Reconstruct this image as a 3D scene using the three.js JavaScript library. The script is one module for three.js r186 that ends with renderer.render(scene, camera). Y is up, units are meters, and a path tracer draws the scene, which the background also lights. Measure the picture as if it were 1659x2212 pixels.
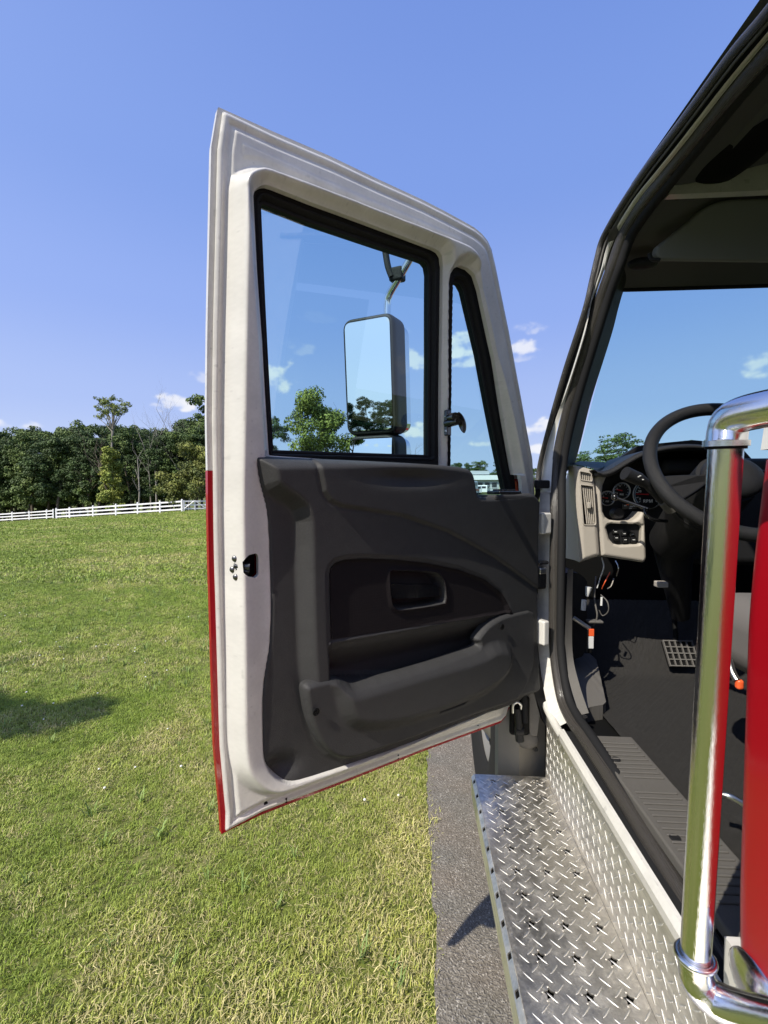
import * as THREE from 'three';
import { mergeGeometries, mergeVertices } from 'three/addons/utils/BufferGeometryUtils.js';
import { RoundedBoxGeometry } from 'three/addons/geometries/RoundedBoxGeometry.js';
import { ImprovedNoise } from 'three/addons/math/ImprovedNoise.js';

// ---------------------------------------------------------------- camera, sky, sun, exposure
const scene = new THREE.Scene();
const W0 = 1659, H0 = 2212, F = 1000, EYE = 1.45;          // picture units in which positions were read, focal length in them, eye height
const YAW = Math.atan(68.5 / F), PITCH = Math.atan(42 / F);
const camera = new THREE.PerspectiveCamera(2 * Math.atan(H0 / 2 / F) * 180 / Math.PI, 0.75, 0.02, 3000);
camera.rotation.order = 'YXZ';
camera.position.set(0, EYE, 0);
camera.rotation.set(-PITCH, YAW, 0);
camera.updateMatrixWorld(true);
const renderer = new THREE.WebGLRenderer({ antialias: true });
renderer.toneMapping = THREE.LinearToneMapping;
renderer.toneMappingExposure = 1.25;
renderer.shadowMap.enabled = true;

const SUN = new THREE.Vector3(-0.515, 0.777, 0.555).normalize();
const sun = new THREE.DirectionalLight(new THREE.Color(1.0, 0.94, 0.83), 5.0);
sun.name = 'sun';
sun.position.copy(SUN).multiplyScalar(60);
sun.castShadow = true; sun.shadow.radius = 1; sun.shadow.mapSize.set(4096, 4096);
Object.assign(sun.shadow.camera, { left: -45, right: 45, top: 45, bottom: -45, near: 1, far: 160 });
scene.add(sun, sun.target);

// ---------------------------------------------------------------- helpers
let seed = 7;
const rnd = () => { seed |= 0; seed = seed + 0x6D2B79F5 | 0; let t = Math.imul(seed ^ seed >>> 15, 1 | seed); t = t + Math.imul(t ^ t >>> 7, 61 | t) ^ t; return ((t ^ t >>> 14) >>> 0) / 4294967296; };
const rr = (a, b) => a + (b - a) * rnd();
const clamp = (x, a = 0, b = 1) => Math.min(b, Math.max(a, x));
const sst = (a, b, x) => { const t = clamp((x - a) / (b - a)); return t * t * (3 - 2 * t); };
const lerp = (a, b, t) => a + (b - a) * t;
const V = (x, y, z) => new THREE.Vector3(x, y, z);
const NZ = new ImprovedNoise();
const n3 = (x, y, z) => NZ.noise(x + 31.7, y + 11.3, z + 5.9);
const fbm = (x, y, z, o = 4) => { let s = 0, a = 0.5, f = 1; for (let i = 0; i < o; i++) { s += a * n3(x * f, y * f, z * f + i * 7.7); a *= 0.5; f *= 2.03; } return s; };

const rayCam = (px, py) => V((px - W0 / 2) / F, -(py - H0 / 2) / F, -1).applyMatrix4(new THREE.Matrix4().extractRotation(camera.matrixWorld));
const atX = (px, py, X) => { const d = rayCam(px, py); return camera.position.clone().addScaledVector(d, X / d.x); };
const atY = (px, py, Y) => { const d = rayCam(px, py); return camera.position.clone().addScaledVector(d, (Y - EYE) / d.y); };
const atZ = (px, py, Z) => { const d = rayCam(px, py); return camera.position.clone().addScaledVector(d, Z / d.z); };

const used = new Map();
function numbered(n) { const k = used.get(n) || 0; used.set(n, k + 1); return k ? n + '_' + String(k).padStart(3, '0') : n; }
function put(o, name, parent) { o.name = parent === scene ? numbered(name) : name; o.castShadow = o.receiveShadow = true; parent.add(o); return o; }
function mesh(name, geo, mat, parent, label) { const m = put(new THREE.Mesh(geo, mat), name, parent); if (label) m.userData.label = label; return m; }
function group(name, parent, label) { const g = put(new THREE.Group(), name, parent); if (label) g.userData.label = label; return g; }
function tag(o, label, category, grp, kind) { if (label) o.userData.label = label; if (category) o.userData.category = category; if (grp) o.userData.group = grp; if (kind) o.userData.kind = kind; return o; }
const structure = (o) => { o.userData.kind = 'structure'; return o; };

// tileable noise textures -------------------------------------------------
function tex(size, fn, { srgb = false, rep = 1 } = {}) {
  const d = new Uint8Array(size * size * 4);
  for (let y = 0; y < size; y++) for (let x = 0; x < size; x++) {
    const c = fn(x / size, y / size, x, y), o = (y * size + x) * 4;
    if (typeof c === 'number') { d[o] = d[o + 1] = d[o + 2] = clamp(c) * 255; } else { d[o] = clamp(c[0]) * 255; d[o + 1] = clamp(c[1]) * 255; d[o + 2] = clamp(c[2]) * 255; }
    d[o + 3] = 255;
  }
  const t = new THREE.DataTexture(d, size, size);
  t.wrapS = t.wrapT = THREE.RepeatWrapping; t.magFilter = THREE.LinearFilter; t.minFilter = THREE.LinearMipmapLinearFilter; t.generateMipmaps = true;
  if (srgb) t.colorSpace = THREE.SRGBColorSpace;
  t.repeat.set(rep, rep); t.needsUpdate = true; return t;
}
function tileNoise(cells, sd) {              // value noise that tiles at 1
  let s = seed; seed = sd; const g = []; for (let i = 0; i < cells * cells; i++) g.push(rnd()); seed = s;
  return (u, v) => { const x = u * cells, y = v * cells, xi = Math.floor(x), yi = Math.floor(y); let fx = x - xi, fy = y - yi; fx = fx * fx * (3 - 2 * fx); fy = fy * fy * (3 - 2 * fy);
    const G = (a, b) => g[((b % cells + cells) % cells) * cells + ((a % cells + cells) % cells)];
    return lerp(lerp(G(xi, yi), G(xi + 1, yi), fx), lerp(G(xi, yi + 1), G(xi + 1, yi + 1), fx), fy); };
}
const tn8 = tileNoise(8, 1), tn16 = tileNoise(16, 2), tn32 = tileNoise(32, 3), tn64 = tileNoise(64, 4), tn128 = tileNoise(128, 5), tn256 = tileNoise(256, 6);
const lin2s = (c) => c <= 0.0031308 ? c * 12.92 : 1.055 * Math.pow(c, 1 / 2.4) - 0.055;
const lc = (r, g, b) => new THREE.Color().setRGB(r, g, b);

// polygons ----------------------------------------------------------------
class Poly {
  constructor(pts) { this.p = pts; let a = [1e9, 1e9, -1e9, -1e9]; for (const [x, y] of pts) a = [Math.min(a[0], x), Math.min(a[1], y), Math.max(a[2], x), Math.max(a[3], y)]; this.b = a; }
  sd(x, y) {
    const p = this.p, n = p.length; let d = 1e9, s = 1;
    for (let i = 0, j = n - 1; i < n; j = i++) {
      const ex = p[j][0] - p[i][0], ey = p[j][1] - p[i][1], wx = x - p[i][0], wy = y - p[i][1];
      const t = clamp((wx * ex + wy * ey) / (ex * ex + ey * ey || 1e-12)), bx = wx - ex * t, by = wy - ey * t;
      d = Math.min(d, bx * bx + by * by);
      const c1 = y >= p[i][1], c2 = y < p[j][1], c3 = ex * wy > ey * wx;
      if ((c1 && c2 && c3) || (!c1 && !c2 && !c3)) s = -s;
    }
    return s * Math.sqrt(d);
  }
}
function chaikin(p, it = 2, closed = true) {
  for (let k = 0; k < it; k++) { const q = []; const n = p.length;
    for (let i = 0; i < (closed ? n : n - 1); i++) { const a = p[i], b = p[(i + 1) % n]; q.push(a.map((v, m) => v * 0.75 + b[m] * 0.25), a.map((v, m) => v * 0.25 + b[m] * 0.75)); }
    if (!closed) { q.unshift(p[0]); q.push(p[n - 1]); } p = q; }
  return p;
}
// a pressed sheet: outline, holes, a height over the sheet, turned-back edges of the given depth
function sheet(outline, holes, hf, cell, map, depth = 0.004, uvs = 1) {
  const O = new Poly(outline), HS = holes.map((h) => new Poly(h)), [x0, y0, x1, y1] = O.b, m = cell * 1.01;
  const nx = Math.ceil((x1 - x0 + 2 * m) / cell) + 1, ny = Math.ceil((y1 - y0 + 2 * m) / cell) + 1;
  const S = (x, y) => { let s = O.sd(x, y); for (const h of HS) { if (x > h.b[0] - 2 * cell && x < h.b[2] + 2 * cell && y > h.b[1] - 2 * cell && y < h.b[3] + 2 * cell) s = Math.max(s, -h.sd(x, y)); } return s; };
  const id = new Int32Array(nx * ny).fill(-1), ins = new Uint8Array(nx * ny), P = [], UV = [], F2 = [];
  for (let j = 0; j < ny; j++) for (let i = 0; i < nx; i++) {
    let x = x0 - m + i * cell, y = y0 - m + j * cell; let s = S(x, y);
    if (s > cell * 0.95) continue;
    ins[j * nx + i] = s < 0 ? 1 : 0;
    if (s > -cell * 0.25) for (let q = 0; q < 2; q++) { const e = cell * 0.05, gx = (S(x + e, y) - S(x - e, y)) / (2 * e), gy = (S(x, y + e) - S(x, y - e)) / (2 * e), L = Math.hypot(gx, gy) || 1; x -= s * gx / L; y -= s * gy / L; s = S(x, y); }
    id[j * nx + i] = P.length / 3; const w = hf(x, y); const v = map(x, y, w); P.push(v.x, v.y, v.z); UV.push(x * uvs, y * uvs); F2.push([x, y, w]);
  }
  const I = [];
  const tri = (a, b, c) => { const A = F2[a], B = F2[b], C = F2[c]; if (Math.abs((B[0] - A[0]) * (C[1] - A[1]) - (C[0] - A[0]) * (B[1] - A[1])) < 1e-10) return; I.push(a, b, c); };
  for (let j = 0; j < ny - 1; j++) for (let i = 0; i < nx - 1; i++) {
    const q = [j * nx + i, j * nx + i + 1, (j + 1) * nx + i + 1, (j + 1) * nx + i], k = q.map((t) => id[t]);
    const ok = k.filter((t) => t >= 0).length, inside = q.some((t) => ins[t]);
    if (!inside) continue;
    if (ok === 4) { tri(k[0], k[1], k[2]); tri(k[0], k[2], k[3]); } else if (ok === 3) { const g = k.filter((t) => t >= 0); tri(g[0], g[1], g[2]); }
  }
  const g = new THREE.BufferGeometry();
  g.setAttribute('position', new THREE.Float32BufferAttribute(P, 3)); g.setAttribute('uv', new THREE.Float32BufferAttribute(UV, 2)); g.setIndex(I); g.computeVertexNormals();
  if (!depth) return g;
  const E = new Map(); for (let t = 0; t < I.length; t += 3) for (let k = 0; k < 3; k++) { const a = I[t + k], b = I[t + (k + 1) % 3], r = b + '_' + a; if (E.has(r)) E.delete(r); else E.set(a + '_' + b, [a, b]); }
  const SP = [], SU = [], SI = [];
  for (const [a, b] of E.values()) { const o = SP.length / 3; for (const k of [a, b]) { const [x, y, w] = F2[k]; SP.push(P[3 * k], P[3 * k + 1], P[3 * k + 2]); const v = map(x, y, w - depth); SP.push(v.x, v.y, v.z); SU.push(x * uvs, y * uvs, x * uvs, y * uvs); } SI.push(o, o + 1, o + 2, o + 2, o + 1, o + 3); }
  const sg = new THREE.BufferGeometry(); sg.setAttribute('position', new THREE.Float32BufferAttribute(SP, 3)); sg.setAttribute('uv', new THREE.Float32BufferAttribute(SU, 2)); sg.setIndex(SI); sg.computeVertexNormals();
  return mergeGeometries([g, sg]);
}
const plain = (g) => { g = g.index ? g : mergeVertices(g); for (const k of Object.keys(g.attributes)) if (!['position', 'normal', 'uv'].includes(k)) g.deleteAttribute(k); if (!g.attributes.uv) g.setAttribute('uv', new THREE.Float32BufferAttribute(new Float32Array(g.attributes.position.count * 2), 2)); return g; };
const join = (gs) => mergeGeometries(gs.map((g) => { g = plain(g); return g; }));
const tube = (pts, r, seg = 0, rad = 10, closed = false, tension = 0.5) => new THREE.TubeGeometry(new THREE.CatmullRomCurve3(pts, closed, 'catmullrom', tension), seg || pts.length * 8, r, rad, closed);
function taper(a, b, r0, r1, rad = 8) { const d = b.clone().sub(a), L = d.length(), g = new THREE.CylinderGeometry(r1, r0, L, rad, 1); g.translate(0, L / 2, 0); g.applyQuaternion(new THREE.Quaternion().setFromUnitVectors(V(0, 1, 0), d.normalize())); g.translate(a.x, a.y, a.z); return g; }
const rbox = (w, h, d, x, y, z, r = 0.004) => { const g = new RoundedBoxGeometry(w, h, d, 2, Math.min(r, w / 2.01, h / 2.01, d / 2.01)); g.translate(x, y, z); return g; };
const box = (w, h, d, x, y, z) => { const g = new THREE.BoxGeometry(w, h, d); g.translate(x, y, z); return g; };
function ribbon(A, B, n = 60, bulge = null, rows = 1) {          // surface between two curves of points
  const ca = new THREE.CatmullRomCurve3(A), cb = new THREE.CatmullRomCurve3(B), P = [], U = [], I = [];
  for (let i = 0; i <= n; i++) { const a = ca.getPoint(i / n), b = cb.getPoint(i / n); for (let j = 0; j <= rows; j++) { const p = a.clone().lerp(b, j / rows); if (bulge) bulge(p, i / n, j / rows); P.push(p.x, p.y, p.z); U.push(i / n * 2, j / rows * 0.1); } }
  const k = rows + 1; for (let i = 0; i < n; i++) for (let j = 0; j < rows; j++) I.push(i * k + j, i * k + j + 1, (i + 1) * k + j, (i + 1) * k + j, i * k + j + 1, (i + 1) * k + j + 1);
  const g = new THREE.BufferGeometry(); g.setAttribute('position', new THREE.Float32BufferAttribute(P, 3)); g.setAttribute('uv', new THREE.Float32BufferAttribute(U, 2)); g.setIndex(I); g.computeVertexNormals(); return g;
}

// ---------------------------------------------------------------- the sky: blue air and small fair-weather clouds
{
  const w = 4096, h = 2048, d = new Float32Array(w * h * 4);
  const stops = [[0, .58, .68, .92], [4, .52, .63, .92], [10, .40, .525, .90], [20, .275, .41, .86], [32, .19, .325, .78], [50, .13, .25, .69], [90, .085, .19, .56]];
  const clouds = [];
  const add = (az, el, hw, hh, dens = 1) => clouds.push([az, el, hw, hh, dens, clouds.length * 13.7]);
  const seen = (px, py, hw, hh, dens) => { const q = rayCam(px, py).normalize(); add(Math.atan2(q.z, q.x), Math.asin(q.y), hw / F, hh / F, dens); };
  for (const a of [[372, 874, 44, 22, 1], [430, 818, 34, 14, .45], [440, 868, 24, 14, .5], [30, 918, 34, 9, .6], [592, 826, 46, 36, .8], [640, 758, 40, 14, .3], [1002, 748, 62, 34, 1], [1018, 780, 60, 18, .7], [898, 782, 40, 24, .7], [915, 936, 46, 20, 1], [1038, 960, 24, 10, .8], [1108, 712, 30, 20, .5], [1160, 712, 24, 14, .45], [1132, 756, 46, 22, .75], [1128, 776, 30, 8, .4], [1162, 928, 40, 22, 1], [1152, 974, 26, 12, .9], [1655, 790, 40, 26, .7], [700, 690, 60, 12, .12], [860, 720, 30, 14, .25]]) seen(...a);
  let s = seed; seed = 99;
  for (let i = 0; i < 70; i++) { const az = rr(-Math.PI, Math.PI); const q = V(Math.cos(az), 0, Math.sin(az)); if (q.z < -0.35 && q.x > -0.75 && q.x < 0.75) continue; add(az, rr(0.03, 0.3), rr(0.03, 0.09), rr(0.012, 0.03), rr(0.5, 1)); }
  seed = s;
  const cols = new Float32Array(w * 3);
  for (let j = 0; j < h; j++) {
    const el = (j + 0.5) / h * 180 - 90, e = Math.max(el, 0); let k = 0; while (k < stops.length - 2 && e > stops[k + 1][0]) k++;
    const A = stops[k], B = stops[k + 1], t = sst(0, 1, clamp((e - A[0]) / (B[0] - A[0]))) * 0.5 + clamp((e - A[0]) / (B[0] - A[0])) * 0.5;
    const c = [1, 2, 3].map((q) => lerp(A[q], B[q], t)), er = el * Math.PI / 180, ce = Math.cos(er), se = Math.sin(er);
    for (let i = 0; i < w; i++) {
      const az = ((i + 0.5) / w - 0.5) * 2 * Math.PI, o = (j * w + i) * 4, x = Math.cos(az) * ce, z = Math.sin(az) * ce;
      const cs = x * SUN.x + se * SUN.y + z * SUN.z, glow = Math.exp((cs - 1) * 7) * 0.5 + Math.exp((cs - 1) * 2.0) * 0.25;   // forward scattering round the sun
      d[o] = (c[0] + glow * 0.95) * .8; d[o + 1] = (c[1] + glow * 0.97) * .8; d[o + 2] = (c[2] + glow) * .8; d[o + 3] = 1;
    }
  }
  for (const [az, el, hw, hh, dens, sd] of clouds) {
    const j0 = Math.max(0, Math.floor(((el - hh * 2.4) / Math.PI + 0.5) * h)), j1 = Math.min(h - 1, Math.ceil(((el + hh * 2.4) / Math.PI + 0.5) * h));
    const iw = Math.ceil(hw * 2.2 / (2 * Math.PI) * w / Math.cos(el)), ic = Math.round((az / (2 * Math.PI) + 0.5) * w);
    for (let j = j0; j <= j1; j++) for (let q = -iw; q <= iw; q++) {
      const i = ((ic + q) % w + w) % w, y = ((j + 0.5) / h - 0.5) * Math.PI - el, x = q / w * 2 * Math.PI * Math.cos(el);
      const u = x / hw, v = y / hh, n = fbm(x * 28 + sd, y * 40, sd, 6), vv = v < 0 ? v * 1.7 : v * 0.9;
      const a = clamp((1 - (u * u + vv * vv) + n * 2.6) * 1.1) * clamp(1.7 - Math.abs(u) * 0.9) * dens; if (a <= 0) continue;
      const al = sst(0, 1, a) * clamp(.72 + n * 1.1, .3, .95), o = (j * w + i) * 4;
      const C = [.90, .91, .96];
      for (let m = 0; m < 3; m++) d[o + m] = lerp(d[o + m], C[m] * .82, al);
    }
  }
  const t = new THREE.DataTexture(d, w, h, THREE.RGBAFormat, THREE.FloatType);
  t.mapping = THREE.EquirectangularReflectionMapping; t.magFilter = t.minFilter = THREE.LinearFilter; t.needsUpdate = true;
  scene.background = t; scene.environment = t;
}

// ---------------------------------------------------------------- ground, path, grass
const ROADX = 0.064;
const land = (x, z) => { const a = -x - 15.7, left = a > 6 ? a : a < -6 ? 0 : (a + 6) * (a + 6) / 24; return -0.0625 * left * (1 - 0.75 * sst(60, 160, -x)) + 0.02 * Math.max(0, -z - 25) * sst(-24, -6, x) + 0.012 * Math.max(0, z - 14); };
{
  const n = 150, P = [], I = [], U = [], C = [], ax = (t) => Math.sign(t) * (Math.abs(t) * 14 + Math.pow(Math.abs(t), 4) * 900);
  for (let j = 0; j <= n; j++) for (let i = 0; i <= n; i++) { const x = ax(i / n * 2 - 1), z = ax(j / n * 2 - 1); P.push(x, land(x, z) - 0.012, z); U.push(x / 1.7, z / 1.7); }
  for (let j = 0; j < n; j++) for (let i = 0; i < n; i++) { const a = j * (n + 1) + i; I.push(a, a + n + 1, a + 1, a + 1, a + n + 1, a + n + 2); }
  const g = new THREE.BufferGeometry(); g.setAttribute('position', new THREE.Float32BufferAttribute(P, 3)); g.setAttribute('uv', new THREE.Float32BufferAttribute(U, 2)); g.setIndex(I); g.computeVertexNormals();
  const m = tex(1024, (u, v) => { const a = tn256(u, v), b = tn64(u, v), c = tn16(u, v), k = a * 0.5 + b * 0.3 + c * 0.2, dry = sst(0.5, 0.8, tn8(u, v) * 0.5 + tn128(v, u) * 0.5);
    return [lerp(lerp(.22, .46, k), .50, dry * .5), lerp(lerp(.25, .50, k), .47, dry * .5), lerp(.09, .17, k) + dry * .1]; }, { srgb: true });
  structure(mesh('lawn', g, new THREE.MeshStandardMaterial({ map: m, roughness: 1 }), scene)); tag(scene.children.at(-1), 'wide mown lawn of green and straw coloured grass');
}
{ // asphalt drive under the truck, its left edge ragged
  const P = [], U = [], I = [], zs = []; for (let z = 24; z > -70; z -= (z < 1 && z > -8 ? 0.035 : 0.5)) zs.push(z);
  zs.forEach((z, k) => { const e = ROADX + (z > -9 ? 0.035 * fbm(z * 3, 0, 1, 4) + 0.014 * n3(z * 21, 3, 0) : 0) + 0.02 * n3(z * 0.8, 2, 2); [e, 1.5, 4, 6.2].forEach((x) => { P.push(x, Math.max(land(x, z), land(6, z)) * (z < -25 ? 1 : 1) + 0.004, z); U.push(x / 0.9, z / 0.9); });
    if (k) { const a = (k - 1) * 4; for (let q = 0; q < 3; q++) I.push(a + q, a + q + 1, a + 4 + q, a + 4 + q, a + q + 1, a + 5 + q); } });
  const g = new THREE.BufferGeometry(); g.setAttribute('position', new THREE.Float32BufferAttribute(P, 3)); g.setAttribute('uv', new THREE.Float32BufferAttribute(U, 2)); g.setIndex(I); g.computeVertexNormals();
  const sp = (u, v) => { const a = tn256(u, v), b = tn128(v, u), c = tn32(u, v); return 0.55 * a + 0.3 * b + 0.15 * c; };
  const m = tex(1024, (u, v) => { const k = sp(u, v), b = tn256((u * 1.0 + .37) % 1, (v + .61) % 1), br = sst(.72, .9, b) * .2, w = tn8(u, v); const t = lerp(.29, .48, k) + br; return [t + .024 + w * .03, t + .008 + w * .012, t - .028]; }, { srgb: true });
  const bm = tex(1024, sp);
  structure(mesh('drive', g, new THREE.MeshStandardMaterial({ map: m, bumpMap: bm, bumpScale: 0.006, roughness: 0.9 }), scene)); tag(scene.children.at(-1), 'grey brown asphalt drive beside the lawn');
}
{ // grass blades, too many to count
  const tuft = (n, rad, h0, h1, wd, lean) => { const P = [], I = [];
    for (let k = 0; k < n; k++) { const a = rr(0, 6.283), r = rad * Math.sqrt(rnd()), x = Math.cos(a) * r, z = Math.sin(a) * r, h = rr(h0, h1), l = rr(0.2, 1) * lean * h, b = rr(0, 6.283), dx = Math.cos(b), dz = Math.sin(b), sx = -dz * wd * 0.5, sz = dx * wd * 0.5, o = P.length / 3;
      P.push(x - sx, 0, z - sz, x + sx, 0, z + sz, x + dx * l * .35 - sx * .8, h * .6, z + dz * l * .35 - sz * .8, x + dx * l * .35 + sx * .8, h * .6, z + dz * l * .35 + sz * .8, x + dx * l, h * (1 - .25 * l / h), z + dz * l);
      I.push(o, o + 1, o + 2, o + 2, o + 1, o + 3, o + 2, o + 3, o + 4); }
    const g = new THREE.BufferGeometry(); g.setAttribute('position', new THREE.Float32BufferAttribute(P, 3)); g.setIndex(I); g.computeVertexNormals(); return g; };
  const gm = new THREE.MeshStandardMaterial({ color: 0xffffff, roughness: 0.62, side: THREE.DoubleSide });
  const M = new THREE.Matrix4(), Q = new THREE.Quaternion(), E = new THREE.Euler(), C = new THREE.Color();
  const rows = [];
  const cast = (z0, z1, dens, sc, lists) => { const area = (z1 - z0) * ((z1 + z0) / 2 * 1.36 + 1.8), n = Math.round(area * dens); let k = 0;
    while (k < n) { const zz = Math.sqrt(rr(z0 * z0, z1 * z1)), lo = -1.3 * zz - 1.6, x = rr(lo, ROADX + 0.03); k++; const z = -zz;
      if (x > ROADX + 0.03 * fbm(z * 3, 0, 1, 4) - 0.005 && rnd() < 0.65) continue;
      const p1 = fbm(x * 0.55, 3, z * 0.55, 3), p2 = fbm(x * 2.2, 9, z * 2.2, 3), near = sst(-2.2, 0, x);
      const dry = clamp(0.31 + p1 * 1.4 + p2 * 1.1 + near * 0.36 - sst(2.5, 9, zz) * 0.22), straw = rnd() < dry * 0.62;
      lists[straw ? 1 : 0].push([x, land(x, z) - 0.012, z, sc * rr(0.7, 1.25) * (1 + p2 * .6), straw, p1 + p2 * 0.7, dry]); } };
  const A = [[], []], B = [[], []];
  cast(0.95, 3.2, 4200, 0.85, A); cast(3.2, 7, 1500, 1.05, A); cast(7, 16, 300, 1.7, B); cast(16, 34, 70, 2.6, B); cast(34, 56, 18, 3.6, B);
  const build = (list, geo, name, label, straw) => { const im = new THREE.InstancedMesh(geo, gm, list.length);
    list.forEach(([x, y, z, s, st, v, dry], i) => { E.set(rr(-.2, .2) + (straw ? rr(-.5, .5) : 0), rr(0, 6.28), rr(-.2, .2) + (straw ? rr(-.5, .5) : 0)); M.compose(V(x, y, z), Q.setFromEuler(E), V(s, s * rr(.7, 1.1), s)); im.setMatrixAt(i, M);
      const b = rr(0.72, 1.25) * (1 + v * 0.35); if (straw) { const t = rnd(); C.setRGB(lerp(.36, .52, t) * b, lerp(.33, .45, t) * b, lerp(.13, .21, t) * b); } else { const t = clamp(dry * 0.8 + rr(-.15, .25)); C.setRGB(lerp(.23, .38, t) * b, lerp(.325, .38, t) * b, lerp(.034, .09, t) * b); } im.setColorAt(i, C); });
    put(im, name, scene); tag(im, label, 'grass', null, 'stuff'); };
  build(A[0], tuft(11, 0.026, 0.013, 0.036, 0.0027, 1.25), 'grass', 'short mown green grass blades of the lawn close by');
  build(A[1], tuft(9, 0.032, 0.008, 0.026, 0.0026, 2.2), 'dry_grass', 'dry straw coloured clippings lying in the lawn', true);
  build(B[0], tuft(9, 0.030, 0.013, 0.032, 0.0040, 1.0), 'grass', 'short mown green grass of the lawn further off');
  build(B[1], tuft(7, 0.034, 0.008, 0.026, 0.0034, 1.8), 'dry_grass', 'dry straw coloured clippings in the lawn further off', true);
  // taller tufts of coarse grass and clover heads
  const cl = []; for (let k = 0; k < 190; k++) { const zz = Math.sqrt(rr(1, 30)), x = rr(-1.02 * zz - .5, ROADX - .05); if (fbm(x * .8, 4, -zz * .8) < -.02) continue; cl.push([x, -zz]); }
  const cg = new THREE.IcosahedronGeometry(0.0065, 1), ci = new THREE.InstancedMesh(cg, new THREE.MeshStandardMaterial({ color: lc(.72, .70, .62), roughness: 1 }), cl.length);
  cl.forEach(([x, z], i) => { M.compose(V(x, land(x, z) + rr(.012, .026), z), Q.identity(), V(1, .8, 1).multiplyScalar(rr(.7, 1.2))); ci.setMatrixAt(i, M); }); put(ci, 'clover_heads', scene); tag(ci, 'small white clover heads dotted in the lawn', 'clover', null, 'stuff');
  const tl = []; for (let k = 0; k < 420; k++) { const zz = Math.sqrt(rr(1, 60)), x = rr(-1.02 * zz - .5, ROADX - .02); tl.push([x, -zz]); }
  const ti = new THREE.InstancedMesh(tuft(9, 0.022, 0.035, 0.085, 0.0052, 1.15), gm, tl.length);
  tl.forEach(([x, z], i) => { M.compose(V(x, land(x, z) - .012, z), Q.setFromEuler(E.set(0, rr(0, 6.28), 0)), V(1, 1, 1).multiplyScalar(rr(.6, 1.15))); ti.setMatrixAt(i, M); const b = rr(.8, 1.2); ti.setColorAt(i, C.setRGB(.20 * b, .29 * b, .07 * b)); }); put(ti, 'coarse_grass', scene); tag(ti, 'coarse taller grass tufts scattered in the lawn', 'grass', null, 'stuff');
}
{ // narrow gravel lane in front of the fence
  const L = [[-110, -66.5], [-75, -62.5], [-52, -57.8], [-40.5, -52.2], [-34, -47.6], [-27, -45.6], [-20, -43.6], [-8, -41]], A = [], B = [];
  for (const [x, z] of L) { A.push(V(x, land(x, z) + 0.02, z)); B.push(V(x + 1, land(x + 1, z + 2.2) + 0.02, z + 2.2)); }
  const g = ribbon(A, B, 60, (p) => { p.y = land(p.x, p.z) + 0.03; }, 3);
  structure(mesh('lane', g, new THREE.MeshStandardMaterial({ color: lc(.22, .21, .20), roughness: 1 }), scene)); tag(scene.children.at(-1), 'pale gravel lane along the white fence');
}

// ---------------------------------------------------------------- white rail fence
const fenceMat = new THREE.MeshStandardMaterial({ color: lc(.80, .80, .80), roughness: 0.45 });
function railFence(label, posts) {                       // posts: [px, z]
  const p = posts.map(([px, z]) => { const q = atZ(px, 1080, z); return V(q.x, land(q.x, z), z); });
  const f = group('rail_fence', scene); f.position.copy(p[0]); tag(f, label, 'fence', 'white rail fences at the wood');
  p.forEach((q, i) => { const l = q.clone().sub(p[0]); const g = box(0.14, 1.26, 0.14, l.x, l.y + 0.61, l.z); const c = new THREE.ConeGeometry(0.12, 0.07, 4); c.rotateY(Math.PI / 4); c.translate(l.x, l.y + 1.275, l.z); mesh('post', join([g, c]), fenceMat, f);
    if (i) { const b = p[i - 1].clone().sub(p[0]); for (const h of [0.26, 0.66, 1.06]) { const a = b.clone().setY(b.y + h), e = l.clone().setY(l.y + h), d = e.clone().sub(a), n = d.length(); const r = new THREE.BoxGeometry(n - 0.12, 0.15, 0.045); r.applyQuaternion(new THREE.Quaternion().setFromUnitVectors(V(1, 0, 0), d.clone().normalize())); const m = a.add(e).multiplyScalar(.5); r.translate(m.x, m.y, m.z); mesh('rail', r, fenceMat, f); } } });
  return f;
}
railFence('white three rail fence with posts in front of the dead trees', [[121, -52.6], [149.5, -51.6], [200.5, -50.3], [250, -49], [297, -47.9], [345.5, -46.9], [393, -46]]);
railFence('white three rail fence far left running down the slope', [[-86, -63.5], [-49, -62.6], [-12, -61.6], [25.5, -60.6], [62.5, -59.8], [100, -59], [114.5, -58.7]]);
railFence('white rail fence piece set back beyond the near fence', [[129, -66], [143, -64.8], [158, -63.8], [172.5, -63], [190, -62]]);
{ const a = atZ(396, 1080, -45.8), b = atZ(445, 1080, -47), d = V(b.x - a.x, 0, b.z - a.z), L = d.length(), g = group('fence_gate', scene); g.position.set(a.x, land(a.x, a.z), a.z); g.rotation.y = Math.atan2(-d.z, d.x);
  tag(g, 'white rail gate with diagonal braces at the fence end', 'gate');
  for (const h of [0.3, 0.68, 1.06]) mesh('rail', box(L, 0.13, 0.05, L / 2, h, 0), fenceMat, g);
  for (const x of [0.05, L * .5, L - .02]) mesh('upright', box(0.1, 1.1, 0.07, x, 0.62, 0.01), fenceMat, g);
  for (const [x0, x1, y0, y1] of [[0.1, L * .46, .32, 1.05], [L * .54, L - .1, 1.05, .32]]) { const q = V(x0, y0, .05), e = V(x1, y1, .05); mesh('brace', taper(q, e, .05, .05, 4), fenceMat, g); } }

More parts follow.
